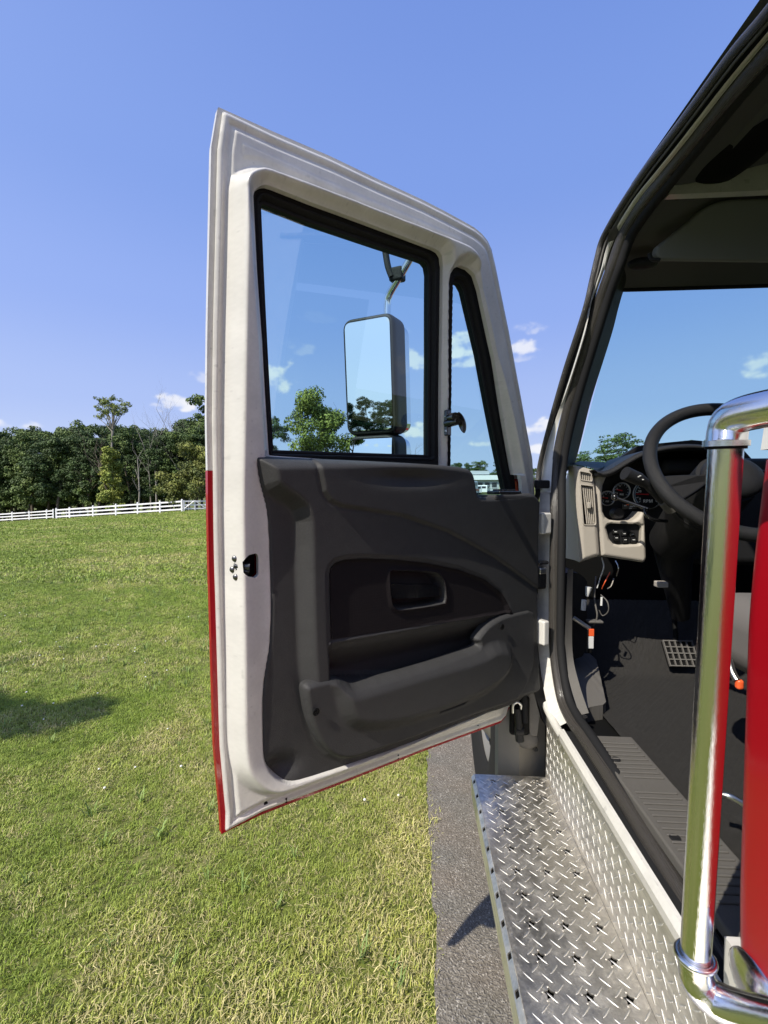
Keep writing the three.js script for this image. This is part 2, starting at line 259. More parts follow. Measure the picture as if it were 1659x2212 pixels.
// ---------------------------------------------------------------- trees
const bark = new THREE.MeshStandardMaterial({ color: lc(.13, .105, .08), roughness: 1 }), greyBark = new THREE.MeshStandardMaterial({ color: lc(.24, .22, .19), roughness: 1 });
const leafMat = new THREE.MeshStandardMaterial({ vertexColors: true, roughness: 0.7, side: THREE.DoubleSide });
function limbs(h, r, o) {                                // tapered trunk with forking limbs; returns geometry and twig ends
  const gs = [], tips = [];
  const grow = (a, dir, len, rad, lvl) => { let p = a.clone(), d = dir.clone(); const n = lvl ? 3 : 5; for (let k = 0; k < n; k++) { const e = p.clone().addScaledVector(d, len / n), r0 = rad * (1 - k / n * .45), r1 = rad * (1 - (k + 1) / n * .45); gs.push(taper(p, e, r0, r1, lvl > 1 ? 4 : 7)); p = e; d.add(V(rr(-1, 1), rr(-.3, .6), rr(-1, 1)).multiplyScalar(o.crook ?? .14)).normalize();
      if (lvl < o.levels && k >= (lvl ? 0 : (o.first ?? 2))) for (let q = 0; q < (o.forks ?? 2); q++) { const s = V(rr(-1, 1), rr(.0, .9), rr(-1, 1)).normalize(); grow(p, d.clone().multiplyScalar(o.up ?? .7).addScaledVector(s, .9).normalize(), len * rr(.38, .62) * (o.reach ?? 1), r1 * rr(.4, .6), lvl + 1); } }
    tips.push(p); };
  grow(V(0, -.2, 0), V(rr(-.05, .05), 1, rr(-.05, .05)).normalize(), h, r, 0);
  return { geo: join(gs), tips };
}
function leaves(clumps, n, size, tint, flat = .6) {     // clumps: [x, y, z, r]; leaf-sized folded faces, a tone for each clump
  const P = new Float32Array(n * 4 * 3), C = new Float32Array(n * 4 * 3), I = new Uint32Array(n * 6); let tot = 0; const cum = clumps.map((c) => tot += c[3] * c[3]);
  const tone = clumps.map(() => [rnd(), rr(.8, 1.2)]), a = V(), b = V(), nn = V();
  for (let k = 0; k < n; k++) { const t = rnd() * tot; let q = cum.findIndex((v) => v >= t); const c = clumps[q]; let x, y, z, l; do { x = rr(-1, 1); y = rr(-1, 1); z = rr(-1, 1); l = x * x + y * y + z * z; } while (l > 1 || l < .08);
    const px = c[0] + x * c[3], py = c[1] + y * c[3] * flat, pz = c[2] + z * c[3];
    nn.set(x + rr(-.9, .9), y * .6 + rr(-.2, 1.1), z + rr(-.9, .9)).normalize(); a.set(rr(-1, 1), rr(-.6, .3), rr(-1, 1)).cross(nn).normalize(); b.crossVectors(nn, a); const s = size * rr(.6, 1.3), s2 = s * rr(.45, .7);
    const o = k * 12; const set = (i, u, v, w) => { P[o + i * 3] = px + a.x * u + b.x * v + nn.x * w; P[o + i * 3 + 1] = py + a.y * u + b.y * v + nn.y * w; P[o + i * 3 + 2] = pz + a.z * u + b.z * v + nn.z * w; };
    set(0, -s, 0, 0); set(1, 0, -s2, s * .18); set(2, s, 0, 0); set(3, 0, s2, s * .18);
    const m = clamp(tone[q][0] * .7 + rnd() * .3), br = tone[q][1] * rr(.8, 1.2); for (let i = 0; i < 4; i++) for (let e = 0; e < 3; e++) C[o + i * 3 + e] = lerp(tint[0][e], tint[1][e], m) * br;
    const v = k * 4; I.set([v, v + 1, v + 2, v, v + 2, v + 3], k * 6); }
  const g = new THREE.BufferGeometry(); g.setAttribute('position', new THREE.BufferAttribute(P, 3)); g.setAttribute('color', new THREE.BufferAttribute(C, 3)); g.setIndex(new THREE.BufferAttribute(I, 1)); g.computeVertexNormals(); return g;
}
function crownClumps(lobes, n, r0, r1) { const out = []; for (let k = 0; k < n; k++) { const L = lobes[Math.floor(rnd() * lobes.length)]; const d = V(rr(-1, 1), rr(-.75, 1), rr(-1, 1)).normalize().multiplyScalar(Math.pow(rnd(), .3)); out.push([L[0] + d.x * L[3], L[1] + d.y * L[4], L[2] + d.z * L[3], rr(r0, r1)]); } return out; }
const G1 = [[.024, .050, .010], [.056, .096, .018]], G2 = [[.048, .088, .015], [.115, .16, .030]], G3 = [[.11, .155, .022], [.21, .24, .040]], G4 = [[.16, .21, .03], [.30, .32, .05]];
function proto(name, h, rad, lobes, o) {
  const t = group(name, scene); scene.remove(t); used.set(name, used.get(name) - 1);
  const L = limbs(h * (o.trunk ?? .8), rad, { levels: 2, ...o }); mesh('trunk', L.geo, o.bark || bark, t);
  const cl = crownClumps(lobes, o.clumps, o.r0, o.r1); if (o.tips) for (const p of L.tips) cl.push([p.x, p.y, p.z, rr(o.r0, o.r1)]);
  mesh('crown', leaves(o.only ? cl.slice(o.clumps) : cl, o.n, o.size, o.tint, o.flat ?? .65), leafMat, t); return t;
}
function plant(p, x, z, s, turn, label, grp, sy = s, cat = 'tree') { const t = p.clone(); t.name = numbered(p.name); scene.add(t); t.position.set(x, land(x, z) - .1, z); t.scale.set(s, sy, s); t.rotation.y = turn; t.traverse((m) => { m.castShadow = m.receiveShadow = true; }); return tag(t, label, cat, grp); }
const plantPx = (p, px, z, ...a) => { const q = atZ(px, 1080, z); return plant(p, q.x, z, ...a); };
seed = 21;
const wood = [0, 1, 2].map((k) => { const lob = []; for (let i = 0; i < 7; i++) lob.push([rr(-2.2, 2.2), rr(4, 12.4), rr(-2.2, 2.2), rr(1.4, 2.5), rr(1.2, 2.2)]); lob.push([0, 12.2, 0, 1.8, 1.5], [0, 8, 0, 2.8, 3.4], [0, 4, 0, 2.9, 2.4]); return proto('wood_tree', 14, .22, lob, { clumps: 150, r0: .45, r1: .95, n: 13000, size: .15, tint: k === 1 ? G2 : G1, forks: 1, trunk: .6, reach: .6 }); });
const bushy = (() => { const lob = [[0, 1.6, 0, 2.2, 1.3], [.8, 2.6, .4, 1.6, 1.2], [-.9, 2.8, -.3, 1.5, 1.2], [0, 3.7, 0, 1.3, 1]]; return proto('bushy_tree', 4.8, .12, lob, { clumps: 40, r0: .45, r1: .85, n: 6500, size: .14, tint: G2, trunk: .55 }); })();
// the wood behind the fence: rows of trees one can tell apart
seed = 33;
{ const lbl = ['dark green broadleaf tree in the wood behind the white fence', 'mid green broadleaf tree in the wood behind the white fence', 'dark green full crowned tree in the wood behind the white fence'], gr = 'trees of the wood behind the fence';
  for (let k = 0; k < 42; k++) { const px = -60 + k * 13.4 + rr(-6, 6), row = k % 2, z = -(row ? rr(74, 82) : rr(63, 69)) + px * .02, top = 908 + rr(-7, 12) - (px > 330 ? (px - 330) * .12 : 0) + (px < 60 ? 6 : 0); const q = atZ(px, 1080, z), H = EYE + (1064 - top) / F * -z - land(q.x, z), i = k % 3; plant(wood[i], q.x, z, H / 14.5 * rr(.92, 1.1), rr(0, 6.28), lbl[i], gr, H / 14.2 * (row ? 1.02 : .93)); }
  for (let k = 0; k < 9; k++) { const px = -40 + k * 52 + rr(-12, 12), z = -rr(66, 69); plantPx(bushy, px, z, rr(.8, 1.1), rr(0, 6.28), 'low shaded bushy tree along the foot of the wood', 'bushes at the foot of the wood'); } }
seed = 47;
{ // lone tall tree above the wood
  const t = group('tall_tree', scene); scene.remove(t); used.set('tall_tree', 0); { const gs = [], cl = []; let p = V(0, -.2, 0); for (const q of [V(-.05, 5, 0), V(.12, 9, .1), V(.0, 12.4, 0)]) { gs.push(taper(p, q, .2 - p.y * .007, .2 - q.y * .007)); p = q; }
    for (let k = 0; k < 13; k++) { const a = k * 2.4 + rr(-.3, .3), R = rr(.7, 2.7), top = rr(14.6, 17.4) - R * .35, b0 = V(0, rr(11, 12.4), 0), m = V(Math.cos(a) * R * .45, lerp(b0.y, top, .55), Math.sin(a) * R * .45), e = V(Math.cos(a) * R, top, Math.sin(a) * R); gs.push(taper(b0, m, .07, .045, 6), taper(m, e, .045, .015, 5)); for (let q = 0; q < 5; q++) { const s = m.clone().lerp(e, rr(.35, 1)), w = s.clone().add(V(rr(-.7, .7), rr(.1, .6), rr(-.7, .7))); gs.push(taper(s, w, .02, .008, 4)); cl.push([w.x, w.y, w.z, rr(.2, .42)]); } cl.push([e.x, e.y, e.z, rr(.25, .45)]); }
    mesh('trunk', join(gs), greyBark, t); mesh('crown', leaves(cl, 2600, .11, G3, .8), leafMat, t); }
  plantPx(t, 247, -57, 1.0, 4.2, 'tall sparse tree with bare pale trunk rising above the wood', null, .92);
  const y = proto('young_tree', 8.4, .12, [[-.2, 7.4, 0, .9, .9], [.3, 6, 0, 1, .9], [-.7, 4.6, 0, 1, .8], [.4, 3.6, 0, 1.3, .8], [-.8, 2.4, 0, 1.2, .7], [-1.4, 1.3, .3, .9, .6], [1.2, 2.6, -.2, .9, .6]], { clumps: 54, r0: .4, r1: .75, n: 7500, size: .13, tint: G4, trunk: .8, crook: .2 });
  plantPx(y, 243, -54.5, 1.02, 2.1, 'bright yellow green young tree at the edge of the wood', null);
  const y2 = proto('young_tree', 7, .12, [[0, 6.2, 0, .8, .9], [.4, 4.8, 0, 1.2, .9], [-.6, 3.6, 0, 1.2, .8], [.2, 2.2, 0, 1.4, .9]], { clumps: 44, r0: .4, r1: .7, n: 4600, size: .14, tint: G2, trunk: .75 });
  plantPx(y2, 195, -60, .95, .4, 'green young tree left of the bright one at the wood edge', null);
  plantPx(y2, 60, -60.5, 1.2, 2.4, 'green young tree standing before the dark wood over the far fence', null);
  const d = (s0, h, label, px, z, o) => { seed = s0; const L = limbs(h, .15, { levels: 3, forks: 1, first: 1, up: 1.25, reach: .9, crook: .1, ...o }); const q = atZ(px, 1080, z), g = group('dead_tree', scene); g.position.set(q.x, land(q.x, z), z); mesh('trunk', L.geo, greyBark, g); g.scale.setScalar(.72); tag(g, label, 'tree'); };
  d(51, 12.5, 'bare dead tree with two upright grey stems behind the fence', 338, -55, {}); d(58, 11.6, 'slim bare dead tree beside the forked dead tree', 326, -55.6, {});
  d(63, 11.4, 'bare dead tree with wide spreading grey limbs', 386, -57, { up: .9, reach: 1.05, forks: 2 }); d(71, 9.4, 'leaning bare dead tree with short side limbs', 299, -54, { reach: .5 }); d(77, 10.5, 'bare dead tree rising behind the round tree by the gate', 408, -56, { up: 1 });
  seed = 80; const rt = proto('round_tree', 8, .16, [[0, 2.4, 0, 3.2, 1.6], [-.8, 4, 0, 2.7, 1.5], [1.2, 5, 0, 2.2, 1.5], [0, 6.3, 0, 1.9, 1.3], [-2.3, 2.2, 0, 1.4, 1.2]], { clumps: 90, r0: .5, r1: .95, n: 12000, size: .14, tint: [[.075, .10, .016], [.18, .19, .03]], trunk: .55 });
  plantPx(rt, 424, -48.5, .98, .6, 'round olive green tree by the gate at the fence end', null);
  const tt = proto('tall_tree', 15, .22, [[0, 13, 0, 1.6, 1.4], [-1.2, 11, 0, 1.5, 1.3], [1.2, 11.6, 0, 1.5, 1.2], [.5, 9, 0, 1.8, 1.6], [-1, 14.4, 0, .9, .7]], { clumps: 44, r0: .5, r1: .85, n: 4200, size: .18, tint: G2, trunk: .62, reach: .6, bark });
  plantPx(tt, 447, -60, .98, .2, 'tall dark tree partly behind the open door at the wood end', null); }
seed = 91;
{ // trees seen through the door glass and the windscreen
  const mp = proto('maple_tree', 7.4, .14, [[0, 2.6, 0, 2.7, 1.5], [.9, 4, .3, 2.2, 1.3], [-1, 4.2, -.2, 2, 1.3], [0, 5.6, 0, 1.7, 1.2], [-.6, 6.7, .2, .9, .7], [1.6, 3, 0, 1.7, 1.3], [-1.9, 2.5, .4, 1.5, 1.2], [1.0, 6.1, 0, .8, .6]], { clumps: 120, r0: .36, r1: .72, n: 24000, size: .085, tint: G3, trunk: .6, flat: .8 });
  plantPx(mp, 683, -29, 1.02, 1.1, 'leafy yellow green maple tree seen through the door window', null);
  plantPx(wood[0], 585, -58, .72, .3, 'dark tree behind the maple seen through the door window', null, .82);
  plantPx(wood[2], 545, -62, .72, 1.3, 'dark tree hidden mostly by the white door frame', null, .85);
  const sl = proto('slender_tree', 4.2, .06, [[0, 3.2, 0, .7, .8], [.4, 2.4, 0, .8, .6]], { clumps: 14, r0: .22, r1: .4, n: 900, size: .1, tint: G2, trunk: .8 });
  plantPx(sl, 886, -34, 1.02, .4, 'slender small tree just beside the lower mirror', null);
  const sp = proto('spreading_tree', 6.4, .16, [], { clumps: 0, r0: .34, r1: .62, n: 13000, size: .11, tint: [[.045, .085, .018], [.10, .14, .03]], trunk: .72, levels: 3, forks: 2, first: 1, up: .62, reach: 1.2, tips: true, only: true, flat: .42 });
  plantPx(sp, 1318, -31, .86, .8, 'spreading feathery tree seen through the windscreen', null, .50);
  plantPx(sp, 1432, -66, .8, 2.2, 'small far tree inside the steering wheel ring', null, .62);
  plantPx(bushy, 1512, -60, 1.75, .2, 'small far rounded tree beside the steering wheel hub', null);
  const gr = 'far trees ahead of the truck', fl = 'dark far tree in the line ahead beyond the parking lot';
  for (let k = 0; k < 15; k++) { const px = 880 + k * 21 + rr(-6, 6), z = -rr(118, 132); plantPx(wood[k % 3], px, z, rr(.55, .78), rr(0, 6.28), fl, gr, rr(.42, .62)); }
  // the trees that the truck mirrors show, behind to the left
  const bl = 'dark tree in the line behind the truck shown by the mirror', bg = 'trees behind the truck';
  for (let k = 0; k < 48; k++) { const a = -0.1 + k * .034, R = rr(104, 124); plant(wood[k % 3], -Math.cos(a) * R, Math.sin(a) * R, rr(.8, 1.15), rr(0, 6.28), bl, bg, rr(.75, 1.1)); }
  // a tree left of the camera whose limb throws the shadow on the lawn
  const P = V(-2.02, 0, -2.86).addScaledVector(SUN, 5.2 / SUN.y);
  const lob = [[-4.4, 5.6, 1.8, 1.7, 1.4], [-5.2, 6.6, 2.6, 1.8, 1.5], [-4.0, 4.8, 2.4, 1.2, 1.0]].map((l) => l);
  const t = group('shade_tree', scene); t.position.set(P.x - 3.6, 0, P.z + 1.6); tag(t, 'leafy tree left of the drive that shades the lawn', 'tree');
  const L = limbs(5.2, .16, { levels: 2, forks: 1 }); mesh('trunk', join([L.geo, taper(V(0, 3.6, 0), V(3.3, 5.2, -1.5), .07, .02)]), bark, t);
  const cl = crownClumps(lob.map((l) => [l[0] + 3.6, l[1], l[2] - 1.6, l[3], l[4]]), 50, .5, .9); for (let k = 0; k < 26; k++) cl.push([3.6 - .75 + rr(-.55, .62), 5.2 + rr(-.12, .12), -1.6 + rr(-.13, .13), .15]); for (let k = 0; k < 22; k++) cl.push([3.6 - 1.5 + rr(-.5, .5), 5.2 + rr(-.2, .2), -1.4 + rr(-.25, .25), .22]);
  mesh('crown', mergeGeometries([leaves(cl.slice(0, 50), 6500, .13, G2), leaves(cl.slice(50), 5200, .055, G2)]), leafMat, t); }

// ---------------------------------------------------------------- far parking lot ahead, seen through the vent window
{ const white = new THREE.MeshPhysicalMaterial({ color: lc(.78, .78, .78), roughness: .35, clearcoat: .5 }), red = new THREE.MeshPhysicalMaterial({ color: lc(.45, .02, .02), roughness: .35, clearcoat: .5 }), dark = new THREE.MeshStandardMaterial({ color: lc(.03, .035, .04), roughness: .2 }), grey = new THREE.MeshStandardMaterial({ color: lc(.42, .44, .46), roughness: .7 }), tyre = new THREE.MeshStandardMaterial({ color: lc(.02, .02, .02), roughness: .9 });
  const at = (px, z, dy = 0) => { const q = atZ(px, 1064, z); return V(q.x, land(q.x, z) + dy, z); };
  const vehicle = (px, z, turn, len, hh, stripe, name, label, cat) => { const g = group(name, scene); g.position.copy(at(px, z)); g.rotation.y = turn; tag(g, label, cat);
    const sh = new THREE.Shape([[0, .35], [len, .35], [len, .95], [len * .8, 1.05], [len * .7, hh], [.1, hh], [0, hh - .1]].map((p) => new THREE.Vector2(...p))); const b = new THREE.ExtrudeGeometry(sh, { depth: 1.7, bevelSize: .06, bevelThickness: .06, bevelSegments: 2 }); b.translate(0, 0, -.85); mesh('body', b, white, g);
    if (stripe) mesh('stripe', box(len * .96, .38, 1.84, len * .48, .85, 0), red, g);
    for (const s of [-1, 1]) mesh('side_window', box(len * .5, hh * .25, .02, len * .42, hh * .8, s * .925), dark, g);
    mesh('windscreen', box(.03, .5, 1.5, len * .765, hh * .8, 0), dark, g); mesh('rear_window', box(.02, .4, 1.3, -.065, hh * .78, 0), dark, g);
    for (const x of [len * .2, len * .8]) for (const s of [-1, 1]) { const w = new THREE.CylinderGeometry(.34, .34, .22, 16); w.rotateX(Math.PI / 2); w.translate(x, .34, s * .8); mesh('wheel', w, tyre, g); } };
  vehicle(1008, -78, 1.2, 5.2, 2.3, true, 'parked_van', 'white parked van with a red band along its side', 'van'); vehicle(1031, -84, 1.9, 4.4, 1.5, false, 'parked_car', 'white parked car beside the banded van', 'car'); vehicle(1042, -88, 1.3, 4.4, 1.5, false, 'parked_car', 'white parked car in front of the low pale building', 'car');
  const p = at(1034, -104), g = group('low_building', scene); g.position.copy(p); tag(g, 'low pale building with a flat canopy among the far trees', 'building');
  mesh('wall', box(8, 2.6, 5, 0, 1.3, 0), grey, g); mesh('roof', box(9.4, 1.0, 6.4, 0, 3.1, 0), white, g); mesh('upper_roof', box(4, .8, 4, 0, 4.2, 0), grey, g); for (let k = -2; k <= 2; k++) { const w = mesh('window', box(1, 1.1, .06, k * 1.5, 1.5, 2.52), dark, g); mesh('sill', box(1.1, .08, .12, k * 1.5, .9, 2.55), white, g); }
  const q = at(1086, -70), sgn = group('notice_board', scene); sgn.position.copy(q); tag(sgn, 'small pale notice board on posts beside the far drive', 'sign'); mesh('board', box(.95, 1.3, .06, 0, 1.5, 0), new THREE.MeshStandardMaterial({ color: lc(.7, .68, .55), roughness: .6 }), sgn); for (const s of [-1, 1]) mesh('post', box(.08, 1.6, .08, s * .4, .6, -.08), grey, sgn);
}

// ================================================================ the fire truck
const truck = group('fire_truck', scene); tag(truck, 'red and white fire truck with its driver door open beside the lawn', 'truck');
truck.position.set(0, 0, 0);
// ---- materials
const speck = tex(512, (u, v) => 0.5 * tn256(u, v) + 0.3 * tn128(u, v) + 0.2 * tn64(u, v));
const soft = tex(512, (u, v) => 0.5 * tn8(u, v) + 0.3 * tn16(u, v) + 0.2 * tn64(u, v));
const rep = (t, r) => { const c = t.clone(); c.repeat.set(r, r); c.needsUpdate = true; return c; };
const remap = (f, size = 512) => tex(size, f);
const M = {
  white: new THREE.MeshPhysicalMaterial({ color: lc(.62, .61, .585), roughness: .34, clearcoat: .35, clearcoatRoughness: .15, map: rep(tex(512, (u, v) => { const k = .93 + .05 * tn16(u, v) + .03 * tn128(u, v) - .10 * sst(.86, .97, tn64(u, v)) * tn8(v, u); return [k, k * .995, k * .98]; }, { srgb: true }), 2) }),
  red: new THREE.MeshPhysicalMaterial({ color: lc(.30, .002, .008), roughness: .45, specularIntensity: .4, clearcoat: .45, clearcoatRoughness: .08 }),
  plastic: new THREE.MeshPhysicalMaterial({ specularIntensity: .4, color: lc(.046, .0465, .048), map: rep(tex(512, (u, v) => { const k = .93 + .05 * (tn256(u, v) - .5) + .04 * tn32(u, v) + .35 * sst(.95, .995, tn128(u, v)) * tn8(v, u); return [k, k * .99, k * .975]; }, { srgb: true }), 2.3), roughness: .55, bumpMap: rep(speck, 9), bumpScale: .0005, roughnessMap: rep(remap((u, v) => .94 + .06 * tn32(u, v)), 3) }),
  plasticDark: new THREE.MeshPhysicalMaterial({ specularIntensity: .5, color: lc(.014, .014, .015), roughness: .5, bumpMap: rep(speck, 6), bumpScale: .0006 }),
  fabric: new THREE.MeshPhysicalMaterial({ color: lc(.0125, .0102, .0112), roughness: .95, specularIntensity: .3, bumpMap: rep(tex(256, (u, v) => .5 + .25 * Math.sin(u * 160) + .25 * Math.sin(v * 160)), 6), bumpScale: .00015 }),
  rubber: new THREE.MeshPhysicalMaterial({ color: lc(.013, .013, .014), roughness: .78, specularIntensity: .45 }),
  rubberDusty: new THREE.MeshStandardMaterial({ color: lc(.045, .041, .037), roughness: .6, roughnessMap: rep(soft, 3), bumpMap: rep(tex(256, (u, v) => tn32(u * .05 % 1, v) * .6 + tn128(u, v) * .4), 4), bumpScale: .0008 }),
  black: new THREE.MeshPhysicalMaterial({ color: lc(.004, .004, .004), roughness: .7, specularIntensity: .3 }),
  gloss: new THREE.MeshPhysicalMaterial({ color: lc(.012, .012, .013), roughness: .22, clearcoat: .6 }),
  chrome: new THREE.MeshStandardMaterial({ color: lc(.80, .80, .80), metalness: 1, roughness: .12, bumpMap: rep(tex(512, (u, v) => tn256(u, v * .04 % 1) * .5 + tn64(u, v) * .5), 4), bumpScale: .00006, roughnessMap: rep(remap((u, v) => .45 + .55 * tn64(u * .2 % 1, v)), 2) }),
  steel: new THREE.MeshStandardMaterial({ color: lc(.62, .62, .60), metalness: 1, roughness: .3 }),
  darkSteel: new THREE.MeshStandardMaterial({ color: lc(.16, .16, .16), metalness: 1, roughness: .35 }),
  rim: new THREE.MeshStandardMaterial({ color: lc(.20, .19, .165), roughness: .5, metalness: .3 }),
  plate: new THREE.MeshStandardMaterial({ color: lc(.90, .885, .85), metalness: 1, roughness: .62, map: rep(tex(512, (u, v) => { const k = .90 + .09 * tn16(u, v) + .08 * (tn128(u, v) - .5) - .12 * sst(.62, .9, tn8(u, v) * .6 + tn64(v, u) * .4); return [k, k * .985, k * .955]; }, { srgb: true }), 2.1), roughnessMap: rep(remap((u, v) => .55 + .35 * tn16(u, v) + .25 * (tn128(u, v) - .5)), 3), bumpMap: rep(speck, 5), bumpScale: .0003 }),
  lug: new THREE.MeshStandardMaterial({ color: lc(.68, .67, .64), metalness: 1, roughness: .5 }),
  beige: new THREE.MeshStandardMaterial({ color: lc(.37, .335, .285), roughness: .55, bumpMap: rep(speck, 7), bumpScale: .0004 }),
  greyPlastic: new THREE.MeshStandardMaterial({ color: lc(.105, .098, .088), roughness: .6, bumpMap: rep(speck, 5), bumpScale: .0006 }),
  guard: new THREE.MeshPhysicalMaterial({ color: lc(.21, .20, .18), roughness: .6, specularIntensity: .5, bumpMap: rep(speck, 5), bumpScale: .0006, map: rep(tex(256, (u, v) => { const k = .86 + .14 * tn8(u, v) - .06 * tn64(u, v); return [k, k * .99, k * .96]; }, { srgb: true }), 2) }),
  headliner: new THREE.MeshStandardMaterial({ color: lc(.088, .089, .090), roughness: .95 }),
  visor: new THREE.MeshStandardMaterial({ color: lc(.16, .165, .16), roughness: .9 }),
  mat: new THREE.MeshPhysicalMaterial({ specularIntensity: .4, color: lc(.048, .047, .046), roughness: .8, bumpMap: rep(speck, 5), bumpScale: .003, map: rep(tex(512, (u, v) => { const k = .5 + .28 * tn256(u, v) + .12 * tn32(u, v) + .55 * sst(.80, .96, tn16(u, v) * .6 + tn128(v, u) * .4); return [k, k * .97, k * .93]; }), 2.2) }),
  glass: new THREE.MeshPhysicalMaterial({ color: lc(.67, .89, .89), transmission: 1, thickness: 0, roughness: 0, ior: 1.65 }),
  screenGlass: new THREE.MeshPhysicalMaterial({ color: lc(.68, .90, .88), transmission: 1, thickness: 0, roughness: 0, ior: 1.45 }),
  mirror: new THREE.MeshStandardMaterial({ color: lc(.93, .95, .95), metalness: 1, roughness: .01 }),
  seat: new THREE.MeshStandardMaterial({ color: lc(.115, .105, .098), roughness: .85 }),
  orange: new THREE.MeshStandardMaterial({ color: lc(.75, .11, .03), roughness: .4 }),
  ivory: new THREE.MeshStandardMaterial({ color: lc(.6, .6, .58), roughness: .5 }),
  tyre: new THREE.MeshPhysicalMaterial({ color: lc(.016, .0155, .015), roughness: .9, specularIntensity: .4 }),
  needle: new THREE.MeshStandardMaterial({ color: lc(.6, .03, .03), roughness: .5 }),
};
const bow = (y) => 0.118 * Math.pow(clamp((y - 1.28) / 0.92, 0, 1.4), 1.45) + 0.02 * Math.pow(clamp((1.0 - y) / .3, 0, 1.5), 2);      // how the cab side leans in

// ================================================================ driver door, open
const SILLY = 0.775;
const latch = atY(479, 1803, SILLY), hinge = atY(1160, 1509, SILLY);
const dU = V(hinge.x - latch.x, 0, hinge.z - latch.z), doorLen = dU.length(); dU.normalize();
const dW = V(-dU.z, 0, dU.x);
const dc = (p) => [(p.x - latch.x) * dU.x + (p.z - latch.z) * dU.z, p.y, (p.x - latch.x) * dW.x + (p.z - latch.z) * dW.z];
function onDoor(px, py, w) { const d = rayCam(px, py), o = dc(camera.position), dx = d.x * dU.x + d.z * dU.z, dz = d.x * dW.x + d.z * dW.z; let c = 0, t, y = 1.4; for (let k = 0; k < 25; k++) { t = (w + c - o[2]) / dz; y = EYE + d.y * t; c = bow(y); } return [o[0] + dx * t, y]; }
const D = (pts, w, it = 0) => { const p = pts.map(([a, b]) => onDoor(a, b, w)); return it ? chaikin(p, it) : p; };
const dmap = (x, y, w) => V(x, y - SILLY, w + bow(y));
const door = group('door', truck, 'white inner door with dark grey trim panel, swung open'); door.position.set(latch.x, SILLY, latch.z); door.rotation.y = Math.atan2(-dU.z, dU.x);
const onDoorH = (px, py, hf, dw = 0) => { let w = 0, p; for (let k = 0; k < 8; k++) { p = onDoor(px, py, w); w = hf(p[0], p[1]) + dw; } return dmap(p[0], p[1], w); };
const onD = (px, py, w) => { const [x, y] = onDoor(px, py, w); return dmap(x, y, w); };
const outline = [[471.5, 229], [592, 283], [714.5, 336], [816, 385], [913, 430], [960, 454], [1002, 477], [1025, 490], [1042, 504], [1055, 520], [1063, 538], [1071.6, 574], [1101, 718], [1126, 855], [1151, 991], [1158, 1095], [1160, 1240], [1162, 1419], [1156, 1458], [1131, 1513], [1098, 1532], [1094, 1548], [1081.5, 1562.5], [913, 1624.5], [734, 1696], [566, 1761], [479, 1803], [477, 1760], [464, 1617], [454, 1280], [449, 1017], [446.7, 900], [448.7, 700], [452.5, 520], [457, 316]];
const oOut = D(outline, -.034);
const oPoly = new Poly(oOut);
const winOut = [[543.4, 428], [546, 418], [551, 411.7], [560, 406], [570.7, 404.3], [588, 410], [665, 440], [813.7, 494.6], [932.7, 539], [944, 545], [952, 555], [956.5, 574], [955, 688], [952.6, 1008], [580.6, 984], [565.7, 737.6], [553.3, 589]];
const winIn = [[560.7, 443], [563, 438], [567, 436], [573, 438], [665, 474.7], [823.6, 529.3], [906, 556.5], [920, 562], [927, 571], [930, 588.8], [929, 780], [927.8, 986], [588, 976], [572, 690]];
const ventOut = [[966, 1090], [967.5, 850], [969, 613.6], [971.4, 593.8], [979.9, 578.9], [992, 574], [1007, 581.4], [1019.5, 596], [1029.5, 628.5], [1061.7, 777], [1109, 1042], [1114, 1090]];
const ventIn = [[970.5, 1085], [972, 850], [975, 616], [977, 608], [985, 605], [997, 610], [1005, 625], [1036.9, 762.4], [1091, 1042], [1099, 1085]];
const whole = (y) => y;
// ---- outer skin: white above the belt, red below
{ const yb = onDoor(448, 1016, -.034)[1];
  const cut = (up) => { const out = []; const p = oOut; for (let i = 0; i < p.length; i++) { const a = p[i], b = p[(i + 1) % p.length], ia = up ? a[1] >= yb : a[1] < yb, ib = up ? b[1] >= yb : b[1] < yb; if (ia) out.push(a); if (ia !== ib) { const t = (yb - a[1]) / (b[1] - a[1]); out.push([lerp(a[0], b[0], t), yb]); } } return out; };
  const wh = D(winOut, -.05), vh = D(ventOut, -.05);
  const clipHole = (h) => h.map(([x, y]) => [x, Math.max(y, yb - .03)]);
  mesh('outer_skin', sheet(cut(true), [clipHole(wh), clipHole(vh)], (x, y) => -.036 - .012 * sst(0, .1, -oPoly.sd(x, y)), .01, dmap, .012, 1), M.white, door);
  mesh('outer_skin', sheet(cut(false), [vh.map(([x, y]) => [x, Math.min(y, yb + .03)])], (x, y) => -.036, .01, dmap, .014, 1), M.red, door, 'red lower outer skin of the door, seen as a thin edge');
}
